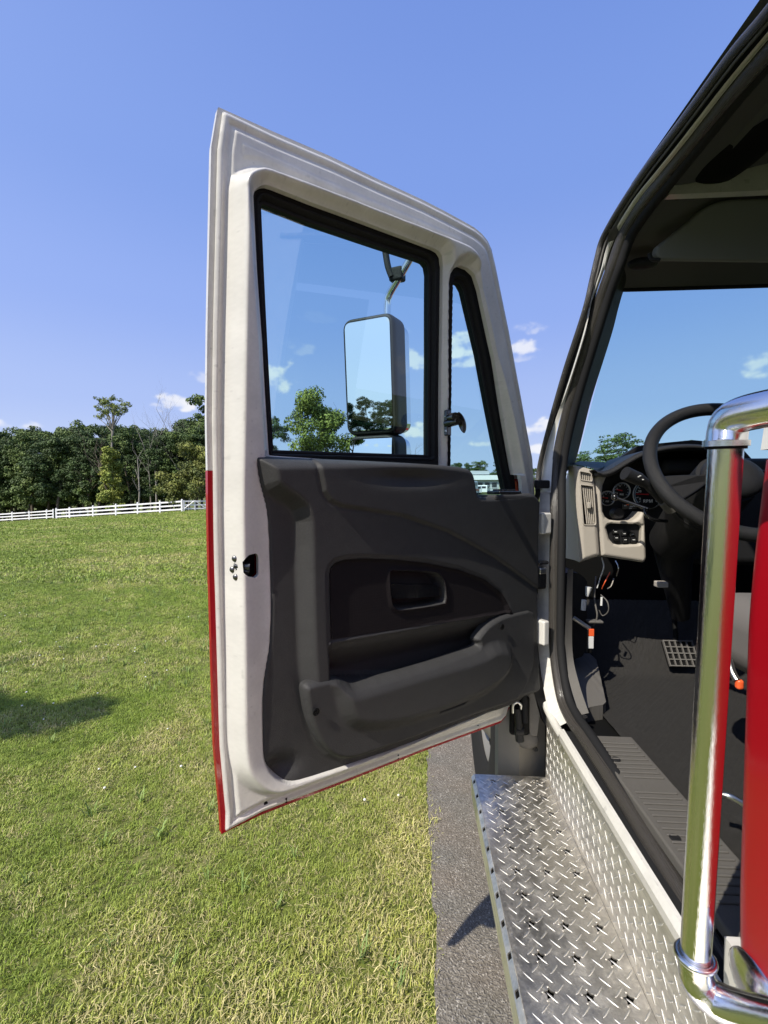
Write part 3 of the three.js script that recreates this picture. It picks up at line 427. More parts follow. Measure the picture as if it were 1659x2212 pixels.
// ---- pressed white inner frame
const foot = D([[497, 404], [499, 385], [504, 370], [514, 359], [530, 351], [548, 346], [566, 346], [601, 359], [711.7, 402], [830, 449], [930, 489], [985, 510], [1012, 524], [1032, 548], [1044, 588], [1066, 690], [1092, 815], [1121, 956], [1140, 1060], [1143, 1100], [1140, 1300], [1135, 1480], [1100, 1527], [1000, 1568], [863, 1627], [730, 1678], [612, 1722], [585, 1728], [552, 1722], [525, 1700], [506, 1676], [497, 1640], [493, 1577], [492, 1430], [490, 1280], [489, 1190], [487, 1100], [490, 900], [493, 640]], -.005, 2);
const FOOT = new Poly(foot);
const trimPx = [[545, 981], [566, 984.5], [680, 991], [830, 999], [937.7, 1006], [985, 1012], [996, 1018], [1002, 1031], [1006, 1055], [1010, 1072], [1032, 1074.5], [1080, 1070], [1121, 1064], [1133.6, 1069], [1154.5, 1096], [1153.5, 1240], [1158, 1256], [1162, 1272], [1162, 1419], [1156, 1458], [1145, 1490], [1131, 1513], [1099, 1528], [1027, 1553], [863, 1619.6], [740, 1661], [650, 1690], [632, 1695], [615, 1696], [600, 1692], [586, 1683], [570, 1664], [561, 1637], [559.7, 1528], [562, 1475], [570, 1430], [577, 1389], [579.6, 1310], [577, 1210], [575, 1160], [571, 1101], [561, 1066], [551, 1032]];
const TRIM = D(trimPx, .012, 1), TP = new Poly(TRIM);
const latchHole = D([[519, 1212], [526, 1203], [533, 1197], [550, 1194], [555, 1200], [556, 1240], [549, 1247], [532, 1244], [521, 1236]], .008);
let frameH;
const wOutF = D(winOut, -.012), vOutF = D(ventOut, -.012), WIN = new Poly(wOutF), VEN = new Poly(vOutF);
const shrink = (poly, d) => { const P = new Poly(poly), c = [(P.b[0] + P.b[2]) / 2, (P.b[1] + P.b[3]) / 2]; return poly.map(([x, y]) => { const e = 1e-4, gx = (P.sd(x * (1 - e) + c[0] * e + e, y * (1 - e) + c[1] * e) - P.sd(x * (1 - e) + c[0] * e - e, y * (1 - e) + c[1] * e)), gy = (P.sd(x * (1 - e) + c[0] * e, y * (1 - e) + c[1] * e + e) - P.sd(x * (1 - e) + c[0] * e, y * (1 - e) + c[1] * e - e)), L = Math.hypot(gx, gy) || 1; return [x - gx / L * d, y - gy / L * d]; }); };
{ const inner = shrink(oOut, .010);
  const IN = new Poly(inner), topRail = new Poly(D([[520, 300], [560, 318], [700, 382], [900, 468], [1000, 512], [1000, 530], [900, 488], [700, 404], [560, 345], [524, 340]], -.02));
  const beltStep = onDoor(560, 985, 0)[1];
  const hf = (x, y) => {
    const s0 = -IN.sd(x, y), f = -FOOT.sd(x, y);
    let w = -.030 + .0035 * sst(.0, .004, s0) - .004 * sst(.008, .014, s0) + .007 * sst(.016, .026, s0);
    w += .046 * sst(0, .027, f);
    w -= .010 * sst(.026, .075, f);                                        // the face behind the crest falls off towards the trim
    const up = y > beltStep - .02; if (up) { const dw = Math.min(WIN.sd(x, y), VEN.sd(x, y)); w -= .024 * (1 - sst(.0, .020, dw)) ; }
    w += .0012 * sst(0, .006, -topRail.sd(x, y));
    w += .0006 * n3(x * 9, y * 9, 2);
    w -= .075 * sst(.006, .02, -TP.sd(x, y));
    return w;
  };
  frameH = hf; mesh('inner_frame', sheet(inner, [wOutF, vOutF, latchHole], hf, .003, dmap, .012, 1), M.white, door);
}
// ---- rubber seals and panes
for (const [o, i, nm, sn] of [[winOut, winIn, 'window_glass', 'window_seal'], [ventOut, ventIn, 'vent_glass', 'vent_seal']]) {
  const a = D(o, -.020).map((p) => p), b = D(i, -.030), A = new Poly(a), B = new Poly(b);
  const big = shrink(a, -.010);
  const loop = []; for (let k = 0; k < b.length; k++) { const p = b[k], q = b[(k + 1) % b.length], n = Math.max(1, Math.round(Math.hypot(q[0] - p[0], q[1] - p[1]) / .012)); for (let m = 0; m < n; m++) loop.push(dmap(lerp(p[0], q[0], m / n), lerp(p[1], q[1], m / n), -.033)); }
  const lip = tube(loop, .0042, loop.length * 2, 8, true);
  const ring = (sheet(big, [b], (x, y) => { const t = clamp(-A.sd(x, y) / .03), e = clamp(B.sd(x, y) / .012); return -.026 + .010 * Math.sin(Math.PI * clamp(.25 + .75 * e)) * e + .004 * sst(.4, .5, e) - .012 * (1 - sst(0, .5, e)) ; }, .002, dmap, .016, 1)); mesh(sn, join([ring, lip]), M.rubber, door);
  const g = shrink(b, -.012); mesh(nm, sheet(g, [], () => -.040, .02, dmap, 0), M.glass, door);
}
// ---- trim panel
const R1 = new Poly(D([[560, 985], [566, 1010], [574, 1048], [583, 1062], [604, 1078], [628, 1092], [640, 1104], [646, 1130], [648, 1180], [650, 1280], [652, 1360], [655, 1430], [661, 1500], [672, 1560], [690, 1610], [712, 1638], [745, 1650], [800, 1632], [1000, 1556], [1099, 1522], [1170, 1500], [1170, 985]], .035));
const UP = new Poly(D([[681, 985], [684, 1020], [692, 1062], [706, 1082], [730, 1094], [770, 1100], [860, 1114], [960, 1148], [1060, 1202], [1154, 1270], [1175, 1290], [1175, 985]], .04));
const insPx = [[703, 1240], [707, 1222], [718, 1210], [740, 1203], [775, 1201], [850, 1204], [915, 1211], [985, 1226], [1040, 1247], [1078, 1277], [1092, 1302], [1098, 1330], [1090, 1380], [1040, 1470], [720, 1475], [711, 1470], [706, 1380]];
const INS = new Poly(D(insPx, .04)), fabLineL = onDoor(706, 1385, .03), fabLineR = onDoor(1098, 1318, .03);
const HND = new Poly(D([[832, 1236], [838, 1230], [860, 1230], [930, 1233], [945, 1240], [955, 1262], [957, 1296], [952, 1303], [860, 1317], [845, 1312], [838, 1302]], .03, 1));
const dent = (px, py, rx, ry, w) => { const [x, y] = onDoor(px, py, w); return (a, b) => Math.exp(-(((a - x) / rx) ** 2) - (((b - y) / ry) ** 2)); };
const d1 = dent(880, 1033, .09, .016, .04), d2 = dent(602, 1662, .036, .024, .012);
const fabY = (x) => lerp(fabLineL[1], fabLineR[1], (x - fabLineL[0]) / (fabLineR[0] - fabLineL[0]));
const trimH = (x, y) => {
  const s = -TP.sd(x, y); let w = .002 + .014 * Math.sqrt(clamp(s / .010)) ;
  w += .034 * sst(-.006, .028, -R1.sd(x, y));
  const u = UP.sd(x, y); w += .007 * sst(-.004, .006, -u) - .0035 * Math.exp(-((u / .0035) ** 2));
  const i = -INS.sd(x, y); w -= .010 * sst(0, .012, i); w -= .003 * Math.exp(-((i / .003) ** 2));
  if (i > 0) { const dy = fabY(x) - y; w -= .052 * sst(0, .085, dy); w += .004 * sst(-.004, 0, dy) * (1 - sst(.0, .01, dy)); }
  const hd = -HND.sd(x, y); w += .004 * sst(-.008, -.001, hd) * (1 - sst(-.001, .003, hd)); w -= .040 * sst(0, .007, hd);
  w -= .016 * d1(x, y); w -= .022 * d2(x, y);
  return w;
};
mesh('trim_panel', sheet(TRIM, [], trimH, .003, dmap, .016, 1), M.plastic, door);
{ const fp = insPx.slice(0, 12).concat([[1096, 1318], [709, 1384]]); const poly = shrink(D(fp, .035), .005);
  mesh('fabric_insert', sheet(poly, [HND.p.map(([x, y]) => [x, y])], (x, y) => trimH(x, y) + .0022, .004, dmap, .004, 1), M.fabric, door, 'dark brown cloth insert of the door trim'); }
{ const lev = (px, w) => D(px, w); mesh('door_handle', sheet(shrink(lev([[842, 1262], [940, 1264], [951, 1272], [951, 1286], [850, 1292], [840, 1284]], .03), -.001), [], (x, y) => .036 + .004 * Math.sin(x * 30), .003, dmap, .03, 1), M.gloss, door); }
// map pocket
const pocketPx = [[662, 1490], [668, 1482], [685, 1476], [715, 1470], [735, 1469], [752, 1475], [766, 1483], [800, 1474], [912, 1443], [1000, 1414], [1035, 1401], [1041, 1395], [1034, 1385], [1040, 1374], [1058, 1352], [1080, 1336], [1110, 1325], [1158, 1315], [1161, 1345], [1161, 1419], [1154, 1458], [1130, 1511], [1098, 1525], [1010, 1556], [838, 1621], [774, 1644], [745, 1646], [720, 1638], [700, 1618], [685, 1592], [670, 1553], [662, 1503]];
{ const PK = D(pocketPx, .06, 1), K = new Poly(PK), BL = new Poly(D([[727, 1482], [738, 1500], [742, 1532], [752, 1562], [770, 1578], [800, 1584], [860, 1578], [920, 1560], [1010, 1528], [1070, 1496], [1105, 1462], [1118, 1430], [1110, 1398], [1080, 1390], [1045, 1412], [920, 1446], [800, 1480], [765, 1489]], .075, 1));
  const slotA = onDoor(957, 1541, .07), slotB = onDoor(1012, 1520, .07);
  const hf = (x, y) => { const s = -K.sd(x, y), t = clamp(((x - slotA[0]) * (slotB[0] - slotA[0]) + (y - slotA[1]) * (slotB[1] - slotA[1])) / ((slotB[0] - slotA[0]) ** 2 + (slotB[1] - slotA[1]) ** 2)), ds = Math.hypot(x - lerp(slotA[0], slotB[0], t), y - lerp(slotA[1], slotB[1], t)); return .040 + .016 * Math.sqrt(clamp(s / .009)) + .022 * sst(-.010, .030, -BL.sd(x, y)) - .010 * (1 - sst(.0012, .0035, ds)); };
  mesh('map_pocket', sheet(PK, [], hf, .003, dmap, .014, 1), M.plastic, door);
  for (const [px, py] of [[683, 1538], [1085, 1354]]) { const p = onD(px, py, .062), g = new THREE.TorusGeometry(.0065, .0018, 6, 18), h = new THREE.CylinderGeometry(.004, .004, .003, 8); h.rotateX(Math.PI / 2); const q = join([g, h]); q.translate(p.x, p.y, p.z); mesh('trim_screw', q, M.black, door); }
}
{ // latch in the door edge and its three bolts
  const p = onD(538, 1224, .012); const c = onD(515, 1222, .0);
  mesh('latch_opening', sheet(shrink(latchHole, -.006), [], () => -.022, .004, dmap, .004), M.black, door);
  mesh('latch', join([taper(onDoorH(505, 1222, frameH, .004), onDoorH(540, 1224, frameH, -.006), .0045, .011, 6), taper(onDoorH(510, 1229, frameH, -.001), onDoorH(538, 1234, frameH, -.010), .003, .008, 6)]), M.gloss, door);
  for (const [px, py] of [[508, 1207], [499.5, 1229], [510.5, 1247]]) { const b = onDoorH(px, py, frameH, -.0005), g = new THREE.SphereGeometry(.0065, 12, 6, 0, 6.3, 0, 1.6); g.scale(1, .6, 1); g.rotateX(Math.PI / 2); g.rotateY(-.75); g.translate(b.x, b.y, b.z); mesh('latch_bolt', g, M.darkSteel, door); }
  for (const [px, py] of [[618, 1728], [860, 1634], [1032, 1570]]) { const a = onDoorH(px, py - 4, frameH), e = onDoorH(px, py + 5, frameH); mesh('drain_slot', taper(a, e, .0028, .0028, 6), M.black, door); }
  const q = onDoorH(574, 1735, frameH), hg = new THREE.CylinderGeometry(.0042, .0042, .003, 10); hg.rotateX(Math.PI / 2); hg.translate(q.x, q.y, q.z); mesh('plug_hole', hg, M.black, door);
}
{ // suction-cup mount on the bar between the two windows, and the switch pad on the ledge
  const w = .0, a = onD(963, 893, w), b = onD(963, 936, w);
  const g = group('phone_mount', door), pl = rbox(.017, .066, .012, (a.x + b.x) / 2, (a.y + b.y) / 2, a.z + .004, .003), arm = taper(onD(965, 915, .006), onD(990, 910, .050), .011, .009, 10), nut = taper(onD(972, 902, .02), onD(984, 900, .045), .011, .011, 12);
  const c = onD(997, 916, .058), cup = new THREE.SphereGeometry(.031, 24, 10, 0, 6.3, 0, 1.05); cup.scale(1, .55, 1); cup.rotateZ(-1.25); cup.rotateY(-.5); cup.translate(c.x - .012, c.y, c.z); g.removeFromParent();
  mesh('suction_mount', join([pl, arm, nut, cup]), M.gloss, door);
  for (const py of [900, 931]) { const q = onD(963, py, .012), s = new THREE.CylinderGeometry(.003, .003, .004, 8); s.rotateX(Math.PI / 2); s.translate(q.x, q.y, q.z); mesh('mount_screw', s, M.steel, door); }
  const pad = (x0, x1, w0, w1, px, py, h, m, name, lift) => { const c = onD(px, py, (w0 + w1) / 2), b2 = rbox(x1, h, w1 - w0, c.x, c.y + lift, c.z, .003); return mesh(name, b2, m, door); };
  const e = onD(1078, 1064, .0); mesh('ledge', rbox(.145, .016, .075, e.x - .01, e.y - .014, e.z + .018, .006), M.plastic, door);
  const sp = rbox(.098, .010, .048, 0, 0, 0, .003); sp.translate(e.x - .001, e.y + .000, e.z + .020); mesh('switch_pad', sp, M.gloss, door);
  for (let k = 0; k < 4; k++) mesh('window_switch', rbox(.015, .008, .020, e.x - .034 + k * .022, e.y + .006, e.z + .020, .003), M.plasticDark, door);
}

// ================================================================ mirrors on the door, seen through the glass
{ const mz = -1.56, mir = group('mirror_assembly', truck), c = atZ(796, 812, mz); mir.position.copy(c);
  const n = V(-.36, -.078, .93).normalize(), q = new THREE.Quaternion().setFromRotationMatrix(new THREE.Matrix4().lookAt(n, V(0, 0, 0), V(0, 1, 0))); mir.quaternion.copy(q);
  const rs = (w, h, r) => { const s = new THREE.Shape(); s.moveTo(-w + r, -h); s.lineTo(w - r, -h); s.quadraticCurveTo(w, -h, w, -h + r); s.lineTo(w, h - r); s.quadraticCurveTo(w, h, w - r, h); s.lineTo(-w + r, h); s.quadraticCurveTo(-w, h, -w, h - r); s.lineTo(-w, -h + r); s.quadraticCurveTo(-w, -h, -w + r, -h); return s; };
  const shell = (w, h, d, r) => new THREE.ExtrudeGeometry(rs(w, h, r), { depth: d, bevelSize: .010, bevelThickness: .022, bevelSegments: 4, curveSegments: 8 });
  const h1 = shell(.087, .186, .060, .03); h1.translate(0, 0, -.085); mesh('housing', h1, M.plasticDark, mir);
  const b1 = shell(.078, .178, .03, .03); b1.translate(0, 0, -.145); mesh('chrome_back', b1, M.chrome, mir);
  const g1 = new THREE.ShapeGeometry(rs(.083, .180, .022), 10); g1.translate(0, 0, .0); g1.translate(0, 0, -.0006 + .002 - .001); const rim = shell(.083, .18, .001, .022); mesh('mirror_glass', g1.translate(0, 0, .0005), M.mirror, mir);
  const h2 = shell(.082, .066, .060, .03); h2.translate(0, -.270, -.085); mesh('lower_housing', h2, M.plasticDark, mir); const b2 = shell(.074, .058, .03, .03); b2.translate(0, -.270, -.145); mesh('lower_chrome_back', b2, M.chrome, mir);
  const cv = new THREE.PlaneGeometry(.158, .124, 16, 12); { const p = cv.attributes.position; for (let i = 0; i < p.count; i++) { const x = p.getX(i), y = p.getY(i); p.setZ(i, -(x * x + y * y) / (2 * .55)); } cv.computeVertexNormals(); } cv.rotateX(-.07); cv.translate(0, -.270, .014); mesh('lower_mirror_glass', cv, M.mirror, mir);
  const neck = taper(V(.02, -.19, -.05), V(.02, -.21, -.05), .03, .03); mesh('neck', neck, M.gloss, mir);
  const inv = (px, py, z) => mir.worldToLocal(atZ(px, py, z)); mir.updateMatrixWorld(true);
  const arm = [inv(836, 690, -1.64), inv(837, 655, -1.64), inv(842, 634, -1.63), inv(868, 590, -1.60), inv(897, 540, -1.57), inv(918, 505, -1.52)]; mesh('arm', tube(arm, .0125, 60, 12), M.chrome, mir);
  mesh('arm_bracket', join([tube([inv(846, 598, -1.60), inv(838, 575, -1.6), inv(832, 540, -1.6), inv(826, 500, -1.58)], .011, 20, 6), rbox(.05, .045, .04, ...inv(858, 594, -1.61).toArray(), .008)]), M.plasticDark, mir);
  const lower = [V(.03, -.34, -.06), V(.05, -.42, -.07), inv(960, 1030, -1.56), inv(1010, 1060, -1.50)]; mesh('lower_arm', tube(lower, .0125, 40, 10), M.chrome, mir);
}

// ================================================================ running board and side plate
const BY = EYE - .882, XI = .404, XO = .186, ZF = -.882 / .616 + .0;
{ const rb = group('running_board', truck, 'bright diamond plate running board'); rb.position.set(0, BY, 0);
  const zb = .55, rowD = .0669, r0 = -1.3987, cols = [.2384, .3061, .3738], holes = [];
  for (let k = 0; r0 + k * rowD < zb - .03; k++) for (const x of cols) holes.push([x, r0 + k * rowD]);
  const star = (x, z, path) => { const n = 10; for (let i = 0; i < n; i++) { const a = i / n * 6.2832 + .3, r = i % 2 ? .0060 : .0105; path[i ? 'lineTo' : 'moveTo'](x + Math.cos(a) * r, z + Math.sin(a) * r); } path.closePath(); return path; };
  const s = new THREE.Shape([[XO, -zb], [XI, -zb], [XI, -ZF], [XO, -ZF]].map((p) => new THREE.Vector2(...p))); for (const [x, z] of holes) s.holes.push(star(x, -z, new THREE.Path()));
  const top = new THREE.ExtrudeGeometry(s, { depth: .003, bevelEnabled: false }); top.rotateX(-Math.PI / 2); top.translate(0, -.003, 0); mesh('tread_plate', top, M.plate, rb);
  // rolled outer edge with slots, and the lip below
  const bev = new THREE.Shape([[-zb, 0], [-ZF, 0], [-ZF, .014], [-zb, .014]].map((p) => new THREE.Vector2(...p))); for (let k = 0; r0 + k * rowD < zb - .03; k++) { const z = -(r0 + k * rowD), h = new THREE.Path(); h.moveTo(z - .007, .002); h.lineTo(z + .007, .002); h.lineTo(z + .007, .011); h.lineTo(z - .007, .011); h.closePath(); bev.holes.push(h); }
  const bg = new THREE.ExtrudeGeometry(bev, { depth: .003, bevelEnabled: false }); bg.rotateY(Math.PI / 2); bg.rotateZ(Math.PI - .75); bg.translate(XO + .002, -.001, 0); bg.scale(1, 1, 1); mesh('rolled_edge', bg, M.plate, rb);
  { const ec = box(.008, .013, zb - ZF - .01, 0, 0, 0); ec.rotateZ(-.75 + Math.PI); ec.translate(XO + .0020, -.0095, (zb + ZF) / 2); mesh('slot_shade_strip', ec, M.black, rb); } mesh('outer_lip', box(.003, .055, zb - ZF, XO - .0075, -.038, (zb + ZF) / 2), M.plate, rb); mesh('front_lip', box(XI - XO, .05, .003, (XI + XO) / 2, -.027, ZF - .002), M.plate, rb); mesh('under_frame', box(XI - XO - .02, .04, zb - ZF - .02, (XI + XO) / 2 + .006, -.045, (zb + ZF) / 2), M.black, rb);  // black strip added behind the edge slots, its colour standing in for shade inside
  const lugG = (() => { const g = new THREE.SphereGeometry(1, 8, 4, 0, 6.3, 0, Math.PI / 2); g.scale(.0128, .0011, .0019); return g; })(), LM = new THREE.Matrix4(), rest = [];
  const far = []; const p = .0338;
  for (let i = -2; i < 8; i++) for (let j = -1; j < 62; j++) for (let o = 0; o < 2; o++) { const x = .2384 + .003 + (i + o * .5) * p, z = r0 + .006 + (j + o * .5) * rowD / 2; if (x < XO + .010 || x > XI - .008 || z < ZF + .012 || z > zb - .02) continue; far.push([x, z, o]); }
  far.forEach(([x, z, o], k) => { const ang = o ? Math.PI / 4 : -Math.PI / 4; if (z < -.62) { const m = mesh('tread_lug', lugG, M.lug, rb); m.position.set(x, 0, z); m.rotation.y = ang; } else { const g = lugG.clone(); g.rotateY(ang); g.translate(x, 0, z); rest.push(g); } });

  tag(mesh('tread_lugs', join(rest), M.lug, rb), null, null, null, 'stuff');
  const burr = (() => { const gs = []; for (let i = 0; i < 5; i++) { const a = i / 5 * 6.2832 + .9, g = new THREE.SphereGeometry(1, 6, 3, 0, 6.3, 0, 1.57); g.scale(.0022, .0009, .0022); g.rotateY(-a); g.translate(Math.cos(a) * .0125, 0, Math.sin(a) * .0125); gs.push(g); } return join(gs); })();
  holes.forEach(([x, z]) => { if (z < -.4) { const m = mesh('grip_burr', burr, M.plate, rb); m.position.set(x, 0, z); } });
  // upright plate
  const up = group('side_plate', truck, 'upright diamond plate between running board and cab sill'), H = SILLY - .012 - BY; up.position.set(XI, BY, 0);
  mesh('plate', box(.004, H, zb - ZF, .0025, H / 2, (zb + ZF) / 2), M.plate, up);
  const r2 = []; for (let i = 0; i < 7; i++) for (let j = -1; j < 62; j++) for (let o = 0; o < 2; o++) { const y = .014 + (i + o * .5) * p * .93, z = r0 + (j + o * .5) * rowD / 2; if (y > H - .012 || z < ZF + .015 || z > zb - .02) continue; const ang = o ? Math.PI / 4 : -Math.PI / 4; if (z < -.62 && r2.length < 300) { const m = mesh('tread_lug', lugG, M.lug, up); m.position.set(0, y, z); m.rotation.set(0, 0, Math.PI / 2); m.rotateY(ang); r2.push(1); } else { const g = lugG.clone(); g.rotateY(ang); g.rotateZ(Math.PI / 2); g.translate(0, y, z); rest.length = 0; r2.g = r2.g || []; r2.g.push(g); } }
  tag(mesh('tread_lugs', join(r2.g), M.lug, up), null, null, null, 'stuff');
  for (let k = 0; k < 11; k++) { const m = mesh('rivet', burr, M.lug, up); m.position.set(0, .105, r0 + .03 + k * rowD); m.rotation.z = Math.PI / 2; }
}

// ================================================================ cab opening, pillars, roof
const XC = .400;
function onCab(px, py, inset = 0) { const d = rayCam(px, py); let X = XC + inset, t, y; for (let k = 0; k < 30; k++) { t = X / d.x; y = EYE + d.y * t; X = X * .5 + .5 * (XC + bow(y) + inset); } return V(X, y, d.z * t); }
const cabPath = (pts, ins) => pts.map(([a, b]) => onCab(a, b, ins));
const outerPx = [[2050, -470], [1800, -155], [1659, 26], [1578, 122], [1475, 261], [1397, 364], [1343, 444], [1310, 500], [1298, 527], [1291, 554], [1279, 606], [1262, 676], [1219, 808], [1181, 943], [1165, 1012], [1161, 1060]];
const lightPx = [[2050, -400], [1800, -85], [1659, 81], [1578, 178], [1474.5, 310], [1420, 377], [1378, 429], [1347, 477], [1326, 513], [1313, 546], [1304, 580], [1281, 645], [1265, 713], [1222, 850], [1187, 943], [1170, 1015], [1166, 1062]];
const sealPx = [[2050, -370], [1800, -58], [1659, 108], [1578, 203], [1490, 312], [1440, 375], [1397, 430], [1370, 468], [1351, 501], [1337, 537], [1323, 578], [1299, 645], [1278, 713], [1237, 849], [1211, 953], [1200, 1031], [1200, 1126], [1198, 1248], [1197, 1352], [1198, 1400], [1204, 1455], [1216, 1515], [1236, 1558], [1262, 1596], [1312, 1672], [1362, 1752], [1420, 1846], [1500, 1975], [1640, 2200], [1900, 2600]];
{ const op = group('door_opening', truck, 'black rubber sealed door opening of the cab');
  mesh('outer_seal', tube(cabPath(outerPx, -.002), .0085, 180, 8), M.rubberDusty, op);
  const A = cabPath(outerPx.slice(0, 16), .002), B = cabPath(lightPx.slice(0, 17), .016);
  mesh('drip_channel', ribbon(A, B, 120, (p, t, u) => { p.x += .012 * Math.sin(Math.PI * u); }, 5), M.rubber, op);
  const mid = outerPx.map(([x, y], i) => { const q = lightPx[Math.min(i, lightPx.length - 1)]; return onCab(lerp(x, q[0], .42), lerp(y, q[1], .42), .006); });
  mesh('channel_bead', tube(mid.slice(0, 12), .0028, 140, 6), M.greyPlastic, op);
  const wide = lightPx.map(([x, y], i) => [x + lerp(2, 24, sst(12.6, 15.5, i)), y + 2]), nar = lightPx.map(([x, y], i) => [x - lerp(4, 0, sst(9, 12, i)), y - lerp(4, 0, sst(6, 12, i))]);
  mesh('jamb_flange', ribbon(cabPath(nar, .012), cabPath(wide, .020), 120, (p, t, u) => { p.x -= .006 * Math.sin(Math.PI * u); }, 5), M.white, op);
  mesh('weather_seal', tube(cabPath(sealPx, .036), .0165, 320, 12), M.rubberDusty, op);
  mesh('inner_seal', tube(cabPath(sealPx.map(([x, y], i) => [x + lerp(10, 14, sst(5, 11, i)), y + lerp(lerp(15, 2, sst(5, 12, i)), -8, sst(19, 23, i))]), .050), .0125, 320, 10), M.rubber, op);
  // hinge pillar, hinges, check strap, harness
  const J1 = [[1166, 1062], [1163, 1150], [1160, 1300], [1163, 1400], [1172, 1475], [1186, 1540], [1197, 1575]].map(([a, b]) => onCab(a, b, -.004)), J2 = [[1196, 1062], [1196, 1150], [1192, 1300], [1192, 1400], [1199, 1460], [1211, 1525], [1226, 1560]].map(([a, b]) => onCab(a, b, .03));
  mesh('hinge_pillar', ribbon(J1, J2, 40, null, 3), M.white, op);
  const hb = (px, py, w, h, nm, m, d = .05) => { const p = onCab(px, py, -.012); const g = rbox(w, h, d, 0, 0, 0, .006); g.rotateY(.55); g.translate(p.x, p.y, p.z); mesh(nm, g, m, op); };
  hb(1169, 1130, .040, .066, 'hinge', M.white); hb(1168, 1364, .024, .076, 'hinge', M.white); hb(1171, 1046, .055, .026, 'door_stay', M.plasticDark, .02); hb(1168, 1215, .045, .012, 'check_strap', M.gloss, .03); hb(1168, 1232, .03, .022, 'check_roller', M.steel, .025); hb(1166, 1254, .03, .05, 'check_cover', M.plasticDark, .03);
  mesh('harness', tube([onCab(1158, 1040, 0), onCab(1162, 1062, -.02), onCab(1158, 1085, -.01), onCab(1164, 1105, .005)], .008, 24, 8), M.rubber, op);
}
{ // sill: painted edge, ribbed kick plate, floor mat
  const sill = group('door_sill', truck, 'ribbed grey sill plate of the cab step'), zA = -1.30, zB = .5;
  const P = [[XI - .001, SILLY - .012], [XI - .003, SILLY + .002], [XI + .004, SILLY + .013], [XI + .011, SILLY + .014]];
  mesh('seal_base', box(.05, .02, zB - zA, XI + .036, SILLY - .002, (zA + zB) / 2), M.rubber, sill);
  const s = new THREE.Shape([...P, [XI + .011, SILLY - .05], [XI + .006, SILLY - .05]].map((p) => new THREE.Vector2(...p))); const g = new THREE.ExtrudeGeometry(s, { depth: zB - zA, bevelEnabled: false }); g.translate(0, 0, zA); mesh('painted_edge', g, M.white, sill);
  const c = [[1160, 1425], [1166, 1470], [1178, 1520], [1196, 1560], [1215, 1592]].map(([a, b]) => onCab(a, b, 0)); mesh('front_curve', tube(c, .012, 24, 8), M.white, sill);
  const yS = EYE - .630, x0 = .450, x1 = .560; const pl = rbox(x1 - x0, .022, 1.9, (x0 + x1) / 2, yS - .012, .95 - 1.215, .005); mesh('sill_plate', pl, M.greyPlastic, sill);
  const rib = rbox(.086, .0045, .0052, 0, 0, 0, .002); for (let k = 0; k < 58; k++) { const z = -1.175 + k * .0175; if ((k + 8) % 18 === 17 || (k + 8) % 18 === 0) continue; const m = mesh('rib', rib, M.greyPlastic, sill); m.position.set((x0 + x1) / 2, yS + .0005, z); }
  for (const [px, py] of [[1248, 1548], [1316, 1640], [1412, 1808]]) { const p = atY(px, py, yS); const q = new THREE.TorusGeometry(.008, .002, 6, 16); q.rotateX(Math.PI / 2); const h = new THREE.CylinderGeometry(.006, .006, .002, 10); const m = mesh('sill_screw', join([q, h]), M.plasticDark, sill); m.position.set(Math.max(p.x, .474), yS + .0006, p.z); }
}
const FY = .79;
